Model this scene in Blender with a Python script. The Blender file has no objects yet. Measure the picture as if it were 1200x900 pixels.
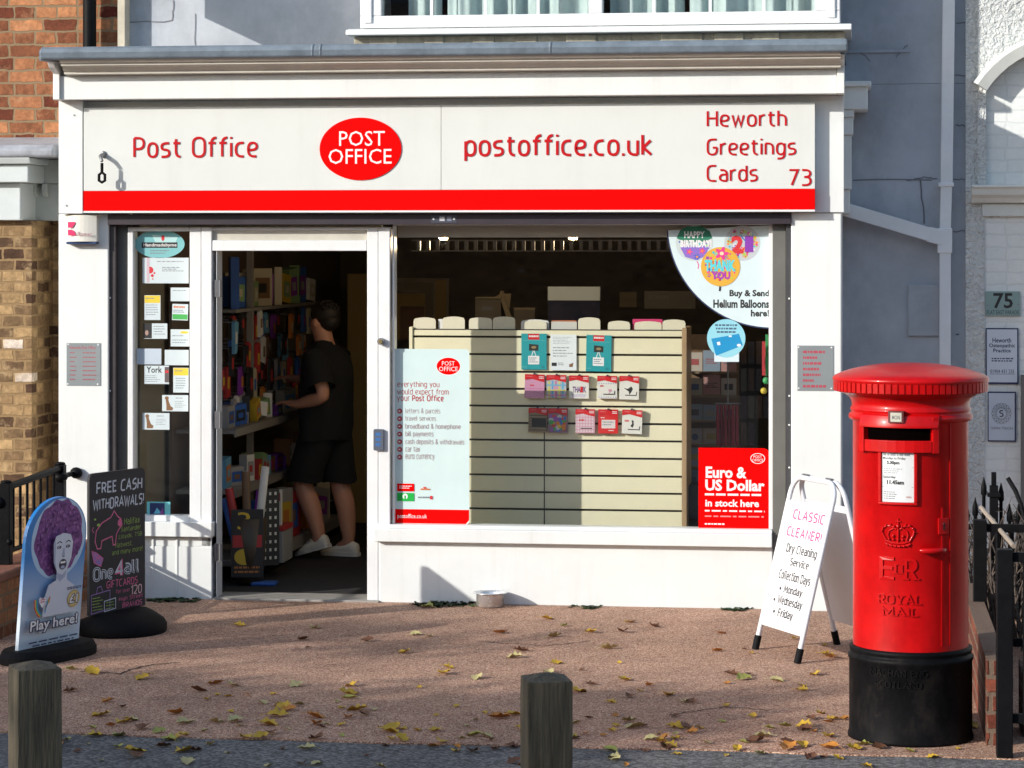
import bpy, bmesh, math, random
from math import sin, cos, pi, radians, atan2, hypot
from mathutils import Vector, Matrix

# ------------------------------------------------------------------ camera, sky, sun, exposure
SC = bpy.context.scene
COL = SC.collection
YAW = radians(7.6)
FWD = Vector((-sin(YAW), cos(YAW), 0))
RGT = Vector((cos(YAW), sin(YAW), 0))
FOC, DIST, CAMZ, HORIZ = 3000.0, 15.0, 2.1, 290.0
EYE = -DIST * FWD + Vector((0, 0, CAMZ))
cam_data = bpy.data.cameras.new("camera")
cam = bpy.data.objects.new("camera", cam_data)
COL.objects.link(cam)
cam.location = EYE
cam.rotation_euler = (pi / 2, 0, YAW)
cam_data.sensor_fit = 'HORIZONTAL'
cam_data.sensor_width = 36.0
cam_data.lens = 36.0 * FOC / 1200.0
cam_data.shift_y = -(450 - HORIZ) / 1200.0
cam_data.clip_start = 0.1
cam_data.clip_end = 1000
SC.camera = cam

SUNDIR = Vector((1.0, 0.80, -0.47))            # the way the light travels
world = bpy.data.worlds.new("World")
SC.world = world
world.use_nodes = True
wn = world.node_tree
sky = wn.nodes.new('ShaderNodeTexSky')
sky.sky_type = 'NISHITA'
sky.sun_disc = False
sky.sun_elevation = math.atan2(-SUNDIR.z, hypot(SUNDIR.x, SUNDIR.y))
sky.sun_rotation = atan2(-SUNDIR.x, -SUNDIR.y) % (2 * pi)
wn.links.new(sky.outputs[0], wn.nodes['Background'].inputs[0])
wn.nodes['Background'].inputs[1].default_value = 0.15
sun_data = bpy.data.lights.new("sun", 'SUN')
sun_data.energy = 3.4
sun_data.angle = radians(0.55)
sun_data.color = (1.0, 0.955, 0.885)
sun = bpy.data.objects.new("sun", sun_data)
sun.rotation_euler = SUNDIR.to_track_quat('-Z', 'Y').to_euler()
sun.location = (-12, -10, 9)
COL.objects.link(sun)
SC.view_settings.view_transform = 'Standard'
SC.view_settings.look = 'None'
SC.view_settings.gamma = 1
SC.view_settings.use_curve_mapping = False
SC.view_settings.exposure = 0.50

# ------------------------------------------------------------------ measuring helpers (photo pixels, 1200 wide, to metres)
def at(px, py, Y):
    d = FWD * FOC + RGT * (px - 600.0) + Vector((0, 0, HORIZ - py))
    return EYE + d * ((Y - EYE.y) / d.y)
def ground(px, py, Z=0.0):
    d = FWD * FOC + RGT * (px - 600.0) + Vector((0, 0, HORIZ - py))
    return EYE + d * ((Z - EYE.z) / d.z)

# ------------------------------------------------------------------ materials
MATS = {}
def mat(name, col, rough=0.5, metal=0.0, var=0.12, vscale=6.0, bump=0.0, bscale=60.0, coat=0.0, spec=0.5, emit=0.0, stretch=(1, 1, 1)):
    if name in MATS: return MATS[name]
    m = bpy.data.materials.new(name); m.use_nodes = True
    nt = m.node_tree; b = nt.nodes['Principled BSDF']
    b.inputs['Base Color'].default_value = (*col, 1)
    b.inputs['Roughness'].default_value = rough
    b.inputs['Metallic'].default_value = metal
    b.inputs['Specular IOR Level'].default_value = spec
    b.inputs['Coat Weight'].default_value = coat
    b.inputs['Coat Roughness'].default_value = 0.08
    if emit:
        b.inputs['Emission Color'].default_value = (*col, 1); b.inputs['Emission Strength'].default_value = emit
    tc = nt.nodes.new('ShaderNodeTexCoord')
    mp = nt.nodes.new('ShaderNodeMapping'); mp.inputs['Scale'].default_value = stretch
    nt.links.new(tc.outputs['Object'], mp.inputs['Vector'])
    if var:
        n = nt.nodes.new('ShaderNodeTexNoise'); n.inputs['Scale'].default_value = vscale; n.inputs['Detail'].default_value = 6
        n.inputs['Roughness'].default_value = 0.65
        nt.links.new(mp.outputs[0], n.inputs['Vector'])
        r = nt.nodes.new('ShaderNodeValToRGB')
        r.color_ramp.elements[0].position = 0.3; r.color_ramp.elements[1].position = 0.7
        r.color_ramp.elements[0].color = (*[c * (1 - var) for c in col], 1)
        r.color_ramp.elements[1].color = (*[min(1, c * (1 + var * 0.6)) for c in col], 1)
        nt.links.new(n.outputs['Fac'], r.inputs[0]); nt.links.new(r.outputs[0], b.inputs['Base Color'])
        rr = nt.nodes.new('ShaderNodeMapRange'); rr.inputs['To Min'].default_value = max(0.02, rough - 0.08); rr.inputs['To Max'].default_value = min(1, rough + 0.1)
        nt.links.new(n.outputs['Fac'], rr.inputs['Value']); nt.links.new(rr.outputs[0], b.inputs['Roughness'])
    if bump:
        n2 = nt.nodes.new('ShaderNodeTexNoise'); n2.inputs['Scale'].default_value = bscale; n2.inputs['Detail'].default_value = 5
        nt.links.new(mp.outputs[0], n2.inputs['Vector'])
        bp = nt.nodes.new('ShaderNodeBump'); bp.inputs['Strength'].default_value = bump; bp.inputs['Distance'].default_value = 0.01
        nt.links.new(n2.outputs['Fac'], bp.inputs['Height']); nt.links.new(bp.outputs[0], b.inputs['Normal'])
    MATS[name] = m
    return m

def brick_mat(name, cols, mortar, bump=0.6, mw=0.011, flat=False, rough=0.85, flake=.65, row=.0755, fcol=None):
    if name in MATS: return MATS[name]
    m = bpy.data.materials.new(name); m.use_nodes = True
    nt = m.node_tree; b = nt.nodes['Principled BSDF']; L = nt.links.new
    b.inputs['Roughness'].default_value = rough
    b.inputs['Specular IOR Level'].default_value = 0.25
    g = nt.nodes.new('ShaderNodeNewGeometry')
    sp = nt.nodes.new('ShaderNodeSeparateXYZ'); L(g.outputs['Position'], sp.inputs[0])
    ad = nt.nodes.new('ShaderNodeMath'); ad.operation = 'ADD'; L(sp.outputs['X'], ad.inputs[0]); L(sp.outputs['Y'], ad.inputs[1])
    cb = nt.nodes.new('ShaderNodeCombineXYZ'); L(ad.outputs[0], cb.inputs['X']); L(sp.outputs['Z'], cb.inputs['Y'])
    ns = nt.nodes.new('ShaderNodeTexNoise'); ns.inputs['Scale'].default_value = 14; ns.inputs['Detail'].default_value = 4
    L(g.outputs['Position'], ns.inputs['Vector'])
    vm = nt.nodes.new('ShaderNodeVectorMath'); vm.operation = 'MULTIPLY_ADD'
    vm.inputs[1].default_value = (0.034, 0.026, 0); L(ns.outputs['Color'], vm.inputs[0]); L(cb.outputs[0], vm.inputs[2])
    bt = nt.nodes.new('ShaderNodeTexBrick')
    bt.inputs['Scale'].default_value = 1; bt.inputs['Brick Width'].default_value = 0.225; bt.inputs['Row Height'].default_value = row
    bt.inputs['Mortar Size'].default_value = mw; bt.inputs['Mortar Smooth'].default_value = 0.3
    bt.inputs['Color1'].default_value = (0, 0, 0, 1); bt.inputs['Color2'].default_value = (1, 1, 1, 1); bt.inputs['Mortar'].default_value = (.5, .5, .5, 1)
    bt.squash = 0.62; bt.squash_frequency = 2
    L(vm.outputs[0], bt.inputs['Vector'])
    rp = nt.nodes.new('ShaderNodeValToRGB'); rp.color_ramp.interpolation = 'LINEAR'
    el = rp.color_ramp.elements
    for k, c in enumerate(cols):
        p = k / (len(cols) - 1)
        e = el[k] if k < 2 and k == 0 else (el[1] if k == len(cols) - 1 else el.new(p))
        e.position = p; e.color = (*c, 1)
    L(bt.outputs['Color'], rp.inputs[0])
    n2 = nt.nodes.new('ShaderNodeTexNoise'); n2.inputs['Scale'].default_value = 22; n2.inputs['Detail'].default_value = 8; n2.inputs['Roughness'].default_value = 0.75
    L(g.outputs['Position'], n2.inputs['Vector'])
    mr = nt.nodes.new('ShaderNodeMapRange'); mr.inputs['From Min'].default_value = .3; mr.inputs['From Max'].default_value = .7
    mr.inputs['To Min'].default_value = 0.93 if flat else 0.5; mr.inputs['To Max'].default_value = 1.04 if flat else 1.35
    L(n2.outputs['Fac'], mr.inputs['Value'])
    mx = nt.nodes.new('ShaderNodeMix'); mx.data_type = 'RGBA'; mx.blend_type = 'MULTIPLY'; mx.inputs[0].default_value = 1
    L(rp.outputs[0], mx.inputs[6]); L(mr.outputs[0], mx.inputs[7])
    # pale flaking patches
    n3 = nt.nodes.new('ShaderNodeTexNoise'); n3.inputs['Scale'].default_value = 7; n3.inputs['Detail'].default_value = 7; n3.inputs['Roughness'].default_value = .7
    L(g.outputs['Position'], n3.inputs['Vector'])
    m3 = nt.nodes.new('ShaderNodeMapRange'); m3.inputs['From Min'].default_value = .55; m3.inputs['From Max'].default_value = .68; m3.inputs['To Max'].default_value = 0.0 if flat else flake
    L(n3.outputs['Fac'], m3.inputs['Value'])
    mp = nt.nodes.new('ShaderNodeMix'); mp.data_type = 'RGBA'; L(m3.outputs[0], mp.inputs[0]); L(mx.outputs[2], mp.inputs[6])
    mp.inputs[7].default_value = (*(fcol or mortar), 1)
    fm = nt.nodes.new('ShaderNodeMix'); fm.data_type = 'RGBA'
    L(bt.outputs['Fac'], fm.inputs[0]); L(mp.outputs[2], fm.inputs[6]); fm.inputs[7].default_value = (*mortar, 1)
    L(fm.outputs[2], b.inputs['Base Color'])
    iv = nt.nodes.new('ShaderNodeMath'); iv.operation = 'MULTIPLY_ADD'; iv.inputs[1].default_value = -1.0
    L(bt.outputs['Fac'], iv.inputs[0])
    sc = nt.nodes.new('ShaderNodeMath'); sc.operation = 'MULTIPLY'; sc.inputs[1].default_value = 0.9; L(n2.outputs['Fac'], sc.inputs[0])
    L(sc.outputs[0], iv.inputs[2])
    bp = nt.nodes.new('ShaderNodeBump'); bp.inputs['Strength'].default_value = bump; bp.inputs['Distance'].default_value = 0.012
    L(iv.outputs[0], bp.inputs['Height']); L(bp.outputs[0], b.inputs['Normal'])
    MATS[name] = m
    return m

def ground_mat(name, base, specks, fine, patch=0.2, rough=0.9, bump=0.5, cracks=False):
    m = bpy.data.materials.new(name); m.use_nodes = True
    nt = m.node_tree; b = nt.nodes['Principled BSDF']; L = nt.links.new
    b.inputs['Roughness'].default_value = rough; b.inputs['Specular IOR Level'].default_value = 0.3
    g = nt.nodes.new('ShaderNodeNewGeometry')
    v = nt.nodes.new('ShaderNodeTexVoronoi'); v.inputs['Scale'].default_value = fine; v.inputs['Randomness'].default_value = 1
    L(g.outputs['Position'], v.inputs['Vector'])
    sx = nt.nodes.new('ShaderNodeSeparateColor'); L(v.outputs['Color'], sx.inputs[0])
    r = nt.nodes.new('ShaderNodeValToRGB'); el = r.color_ramp.elements
    el[0].position = 0; el[0].color = (*specks[0], 1); el[1].position = 1; el[1].color = (*specks[-1], 1)
    for k, c in enumerate(specks[1:-1]):
        e = el.new(.25 + .6 * (k + 1) / len(specks)); e.color = (*c, 1)
    L(sx.outputs[0], r.inputs[0])
    n = nt.nodes.new('ShaderNodeTexNoise'); n.inputs['Scale'].default_value = 1.3; n.inputs['Detail'].default_value = 8; n.inputs['Roughness'].default_value = .68
    L(g.outputs['Position'], n.inputs['Vector'])
    mr = nt.nodes.new('ShaderNodeMapRange'); mr.inputs['From Min'].default_value = .3; mr.inputs['From Max'].default_value = .7
    mr.inputs['To Min'].default_value = 1 - patch; mr.inputs['To Max'].default_value = 1 + patch * .7
    L(n.outputs['Fac'], mr.inputs['Value'])
    mx = nt.nodes.new('ShaderNodeMix'); mx.data_type = 'RGBA'; mx.blend_type = 'MULTIPLY'; mx.inputs[0].default_value = 1
    L(r.outputs[0], mx.inputs[6]); L(mr.outputs[0], mx.inputs[7])
    nb = nt.nodes.new('ShaderNodeTexNoise'); nb.inputs['Scale'].default_value = 4.5; nb.inputs['Detail'].default_value = 6; nb.inputs['Roughness'].default_value = .62; L(g.outputs['Position'], nb.inputs['Vector'])
    rb = nt.nodes.new('ShaderNodeMapRange'); rb.inputs['From Min'].default_value = .55; rb.inputs['From Max'].default_value = .72; rb.inputs['To Max'].default_value = .55; L(nb.outputs['Fac'], rb.inputs['Value'])
    xb = nt.nodes.new('ShaderNodeMix'); xb.data_type = 'RGBA'; xb.blend_type = 'MULTIPLY'; L(rb.outputs[0], xb.inputs[0]); L(mx.outputs[2], xb.inputs[6]); xb.inputs[7].default_value = (.58, .55, .54, 1)
    L(xb.outputs[2], b.inputs['Base Color'])
    n2 = nt.nodes.new('ShaderNodeTexNoise'); n2.inputs['Scale'].default_value = fine * .8; n2.inputs['Detail'].default_value = 3
    L(g.outputs['Position'], n2.inputs['Vector'])
    ad = nt.nodes.new('ShaderNodeMath'); ad.operation = 'MULTIPLY_ADD'; ad.inputs[1].default_value = .6
    L(v.outputs['Distance'], ad.inputs[0]); L(n2.outputs['Fac'], ad.inputs[2])
    bp = nt.nodes.new('ShaderNodeBump'); bp.inputs['Strength'].default_value = bump; bp.inputs['Distance'].default_value = 0.006
    L(ad.outputs[0], bp.inputs['Height']); L(bp.outputs[0], b.inputs['Normal'])
    MATS[name] = m
    return m

def glass_mat():
    m = bpy.data.materials.new("window_glass"); m.use_nodes = True
    nt = m.node_tree; L = nt.links.new
    nt.nodes.remove(nt.nodes['Principled BSDF'])
    o = nt.nodes['Material Output']
    t = nt.nodes.new('ShaderNodeBsdfTransparent'); t.inputs[0].default_value = (.975, .985, .98, 1)
    gl = nt.nodes.new('ShaderNodeBsdfGlossy'); gl.inputs['Roughness'].default_value = 0.015
    g = nt.nodes.new('ShaderNodeNewGeometry'); dp = nt.nodes.new('ShaderNodeVectorMath'); dp.operation = 'DOT_PRODUCT'   # Schlick reflectance, the same from both sides
    L(g.outputs['Normal'], dp.inputs[0]); L(g.outputs['Incoming'], dp.inputs[1])
    ab_ = nt.nodes.new('ShaderNodeMath'); ab_.operation = 'ABSOLUTE'; L(dp.outputs['Value'], ab_.inputs[0])
    om = nt.nodes.new('ShaderNodeMath'); om.operation = 'SUBTRACT'; om.inputs[0].default_value = 1; L(ab_.outputs[0], om.inputs[1])
    pw_ = nt.nodes.new('ShaderNodeMath'); pw_.operation = 'POWER'; pw_.inputs[1].default_value = 5; L(om.outputs[0], pw_.inputs[0])
    f = nt.nodes.new('ShaderNodeMath'); f.operation = 'MULTIPLY_ADD'; f.inputs[1].default_value = .96; f.inputs[2].default_value = .04; L(pw_.outputs[0], f.inputs[0])
    mx = nt.nodes.new('ShaderNodeMixShader'); L(f.outputs[0], mx.inputs[0]); L(t.outputs[0], mx.inputs[1]); L(gl.outputs[0], mx.inputs[2])
    L(mx.outputs[0], o.inputs[0])
    MATS['window_glass'] = m
    return m

def roughcast_mat():
    m = mat("roughcast", (.70, .72, .70), .9, var=.15, vscale=9)
    nt = m.node_tree; L = nt.links.new; b = nt.nodes['Principled BSDF']
    g = nt.nodes.new('ShaderNodeNewGeometry')
    n = nt.nodes.new('ShaderNodeTexNoise'); n.inputs['Scale'].default_value = 42; n.inputs['Detail'].default_value = 4; n.inputs['Distortion'].default_value = .6
    L(g.outputs['Position'], n.inputs['Vector'])
    bp = nt.nodes.new('ShaderNodeBump'); bp.inputs['Strength'].default_value = 1; bp.inputs['Distance'].default_value = .035
    L(n.outputs['Fac'], bp.inputs['Height']); L(bp.outputs[0], b.inputs['Normal'])
    return m

WHITE = mat("white_gloss_paint", (.77, .79, .775), .35, var=.05, vscale=3, bump=.03, bscale=8)
WHITE2 = mat("white_frame_paint", (.78, .79, .79), .3, var=.05, vscale=5)
def weather(m, amt=.10, scale=(14, 14, .8), lo=.52, hi=.72, tint=(.72, .68, .60), mode='MULTIPLY'):
    """rain streaks and grime with a shape of their own"""
    nt = m.node_tree; L = nt.links.new; b = nt.nodes['Principled BSDF']; src = b.inputs['Base Color'].links[0].from_socket
    g = nt.nodes.new('ShaderNodeNewGeometry'); mp = nt.nodes.new('ShaderNodeMapping'); mp.inputs['Scale'].default_value = scale; L(g.outputs['Position'], mp.inputs[0])
    n = nt.nodes.new('ShaderNodeTexNoise'); n.inputs['Scale'].default_value = 1; n.inputs['Detail'].default_value = 7; n.inputs['Roughness'].default_value = .7; L(mp.outputs[0], n.inputs['Vector'])
    r = nt.nodes.new('ShaderNodeMapRange'); r.inputs['From Min'].default_value = lo; r.inputs['From Max'].default_value = hi; r.inputs['To Max'].default_value = amt; L(n.outputs['Fac'], r.inputs['Value'])
    x = nt.nodes.new('ShaderNodeMix'); x.data_type = 'RGBA'; x.blend_type = mode; L(r.outputs[0], x.inputs[0]); L(src, x.inputs[6]); x.inputs[7].default_value = (*tint, 1)
    L(x.outputs[2], b.inputs['Base Color'])
weather(WHITE, .22, tint=(.72, .70, .65)); weather(WHITE2, .15)
PANEL = mat("sign_panel_white", (.68, .70, .67), .38, var=.03, vscale=3, bump=.02, bscale=4)
SIGNRED = mat("sign_red", (.80, .002, .002), .6, var=.05, vscale=2, spec=.03)
LETRED = mat("letter_red", (.50, .006, .01), .45, var=.04, spec=.2)
LEAD = mat("lead_flashing", (.16, .20, .24), .5, var=.25, vscale=10, bump=.25, bscale=25)
CREAM = mat("cornice_paint", (.55, .52, .45), .5, var=.12, vscale=8)
RENDER = mat("grey_render", (.47, .50, .54), .8, var=.2, vscale=2.2, bump=.25, bscale=18)
weather(PANEL, .14, (5, 5, .7)); weather(RENDER, .55, (1.7, 1.7, 1.0), .46, .66, (.60, .62, .66))
DARKCH = mat("shutter_channel_brown", (.045, .038, .04), .45, var=.2)
GREYCH = mat("shutter_channel_grey", (.15, .15, .135), .45, var=.12)
BLACK = mat("black_paint", (.006, .006, .007), .5, spec=.10, var=.3, vscale=20, bump=.1, bscale=30)
BLACKP = mat("black_plastic", (.008, .008, .009), .65, spec=.12, var=.25, vscale=10, bump=.12, bscale=60)
BLACKINK = mat("black_ink", (.02, .02, .02), .6, var=0)
WHITEINK = mat("white_ink", (.8, .8, .8), .5, var=0)
PAPER = mat("paper_white", (.76, .80, .82), .6, var=.03)
GLASS = glass_mat()
ROUGHCAST = roughcast_mat()
STONE = mat("weathered_stone", (.34, .31, .24), .9, var=.35, vscale=12, bump=.6, bscale=30)
STEEL = mat("brushed_steel", (.68, .69, .70), .24, .7, var=.1, vscale=40)
DULLSTEEL = mat("dull_steel", (.30, .31, .32), .5, .8, var=.2, vscale=30)
BRICK = brick_mat("red_brick", [(.10, .018, .010), (.54, .088, .022), (.34, .05, .016), (.60, .135, .036), (.50, .22, .10)], (.24, .17, .10), flake=.55, row=.081, mw=.008, fcol=(.50, .27, .14))
BRICK2 = brick_mat("buff_brick", [(.07, .035, .022), (.48, .25, .095), (.26, .085, .035), (.58, .36, .16), (.48, .13, .045), (.50, .33, .16)], (.30, .20, .10), flake=.75, row=.068, mw=.008, fcol=(.56, .40, .22))
BRICKW = brick_mat("white_brick", [(.76, .79, .765), (.80, .82, .80)], (.70, .73, .71), bump=.28, mw=.007, flat=True, rough=.6)
TARMAC = ground_mat("red_brown_tarmac", None, [(.155, .072, .048), (.37, .192, .125), (.47, .26, .17), (.75, .55, .40)], 190, patch=.28, bump=.6)
ASPHALT = ground_mat("grey_asphalt", None, [(.065, .065, .065), (.105, .104, .102), (.14, .138, .134), (.24, .235, .225)], 80, patch=.22, bump=.55)

def C(name, col, rough=.55, **k):
    k.setdefault('var', .04)
    return mat(name, col, rough, **k)

# ------------------------------------------------------------------ objects and labels
POS = {}
def tag(o, label, cat, group=None, kind=None):
    if label: o['label'] = label
    if cat: o['category'] = cat
    if group: o['group'] = group
    if kind: o['kind'] = kind
    return o
def empty(name, loc, label, cat, group=None):
    o = bpy.data.objects.new(name, None); COL.objects.link(o)
    o.location = loc; o.empty_display_size = .1; POS[o.name] = Vector(loc)
    return tag(o, label, cat, group)

class MB:
    """collects faces (world coordinates) and links them as one mesh object"""
    def __init__(s): s.v = []; s.f = []; s.m = []; s.s = []
    def add(s, vs, fs, m=None, smooth=False, fn=None):
        o = len(s.v)
        s.v += [fn(Vector(v)) for v in vs] if fn else [Vector(v) for v in vs]
        for f in fs:
            s.f.append([i + o for i in f]); s.m.append(m); s.s.append(smooth)
        return s
    def box(s, x0, x1, y0, y1, z0, z1, m=None, fn=None):
        vs = [(x, y, z) for x in (x0, x1) for y in (y0, y1) for z in (z0, z1)]
        return s.add(vs, [(0, 1, 3, 2), (4, 6, 7, 5), (0, 4, 5, 1), (2, 3, 7, 6), (0, 2, 6, 4), (1, 5, 7, 3)], m, False, fn)
    def prism(s, poly, axis, a, b, m=None, fn=None, smooth=False):
        """poly of 2D points pushed along axis from a to b"""
        def P(p, t): return {'x': (t, p[0], p[1]), 'y': (p[0], t, p[1]), 'z': (p[0], p[1], t)}[axis]
        n = len(poly); vs = [P(p, a) for p in poly] + [P(p, b) for p in poly]
        s.add(vs, [list(range(n))[::-1], list(range(n, 2 * n))], m, False, fn)
        o = len(s.v) - 2 * n
        for i in range(n):
            j = (i + 1) % n
            s.f.append([o + i, o + j, o + n + j, o + n + i]); s.m.append(m); s.s.append(smooth)
        return s
    def tube(s, pts, r, m=None, n=8, fn=None, closed=False, caps=True, smooth=True):
        pts = [Vector(p) for p in pts]; k = len(pts); vs = []; fs = []
        rs = r if isinstance(r, (list, tuple)) else [r] * k
        prev = None
        for i, p in enumerate(pts):
            a = pts[(i - 1) % k] if (closed or i > 0) else p
            b = pts[(i + 1) % k] if (closed or i < k - 1) else p
            t = (b - a); t = t.normalized() if t.length > 1e-9 else Vector((0, 0, 1))
            if prev is None:
                u = t.cross(Vector((0, 0, 1)))
                if u.length < .05: u = t.cross(Vector((0, 1, 0)))
            else:
                u = prev - t * prev.dot(t)
            u.normalize(); prev = u; w = t.cross(u)
            for q in range(n):
                an = 2 * pi * (q + .5) / n
                vs.append(p + (u * cos(an) + w * sin(an)) * rs[i])
        for i in range(k if closed else k - 1):
            i2 = (i + 1) % k
            for q in range(n):
                q2 = (q + 1) % n
                fs.append((i * n + q, i * n + q2, i2 * n + q2, i2 * n + q))
        s.add(vs, fs, m, smooth, fn)
        if caps and not closed:
            s.add(vs[:n], [list(range(n))[::-1]], m, False, fn); s.add(vs[-n:], [list(range(n))], m, False, fn)
        return s
    def lathe(s, prof, c, n=48, m=None, smooth=True, capt=True, capb=True):
        cx, cy = c; vs = []; fs = []
        for r, z in prof:
            for q in range(n):
                a = 2 * pi * q / n; vs.append((cx + r * cos(a), cy + r * sin(a), z))
        for i in range(len(prof) - 1):
            for q in range(n):
                q2 = (q + 1) % n
                fs.append((i * n + q, i * n + q2, (i + 1) * n + q2, (i + 1) * n + q))
        if capb: fs.append(tuple(range(n))[::-1])
        if capt: fs.append(tuple(range((len(prof) - 1) * n, len(prof) * n)))
        return s.add(vs, fs, m, smooth)
    def ball(s, c, r, m=None, n=10, k=6, fn=None):
        rx, ry, rz = r if isinstance(r, (tuple, list)) else (r, r, r)
        vs = [(c[0], c[1], c[2] - rz)]; fs = []
        for i in range(1, k):
            t = pi * i / k
            for q in range(n):
                a = 2 * pi * q / n; vs.append((c[0] + rx * sin(t) * cos(a), c[1] + ry * sin(t) * sin(a), c[2] - rz * cos(t)))
        vs.append((c[0], c[1], c[2] + rz)); e = len(vs) - 1
        for q in range(n):
            q2 = (q + 1) % n
            fs.append((0, 1 + q2, 1 + q)); fs.append((e, e - n + q, e - n + q2))
            for i in range(k - 2):
                fs.append((1 + i * n + q, 1 + i * n + q2, 1 + (i + 1) * n + q2, 1 + (i + 1) * n + q))
        return s.add(vs, fs, m, True, fn)
    def build(s, name, m=None, parent=None, bevel=0, label=None, cat=None, group=None, kind=None, segs=2, origin=None):
        me = bpy.data.meshes.new(name)
        if origin is None:
            lo = [min(v[i] for v in s.v) for i in range(3)]; hi = [max(v[i] for v in s.v) for i in range(3)]
            o = Vector(((lo[0] + hi[0]) / 2, (lo[1] + hi[1]) / 2, lo[2]))
        else: o = Vector(origin)
        me.from_pydata([v - o for v in s.v], [], s.f)
        mats = []
        for x in s.m:
            x = x or m
            if x not in mats: mats.append(x)
        for x in mats: me.materials.append(x)
        me.polygons.foreach_set('material_index', [mats.index(x or m) for x in s.m])
        me.polygons.foreach_set('use_smooth', s.s)
        me.update()
        ob = bpy.data.objects.new(name, me); COL.objects.link(ob)
        POS[ob.name] = o
        if parent is not None:
            ob.parent = parent; ob.location = o - POS[parent.name]
        else: ob.location = o
        if bevel:
            b = ob.modifiers.new('bevel', 'BEVEL'); b.width = bevel; b.segments = segs; b.limit_method = 'ANGLE'; b.angle_limit = radians(40)
            b.harden_normals = False
        tag(ob, label, cat, group, kind)
        return ob

def dup(o, loc, label=None, group=None, rot=None):
    c = o.copy(); COL.objects.link(c); c.location = loc
    if rot is not None: c.rotation_euler = rot
    if label: c['label'] = label
    if group: c['group'] = group
    for ch in list(o.children):
        d = ch.copy(); COL.objects.link(d); d.parent = c
        for g in ch.children:
            e = g.copy(); COL.objects.link(e); e.parent = d
    return c

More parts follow.
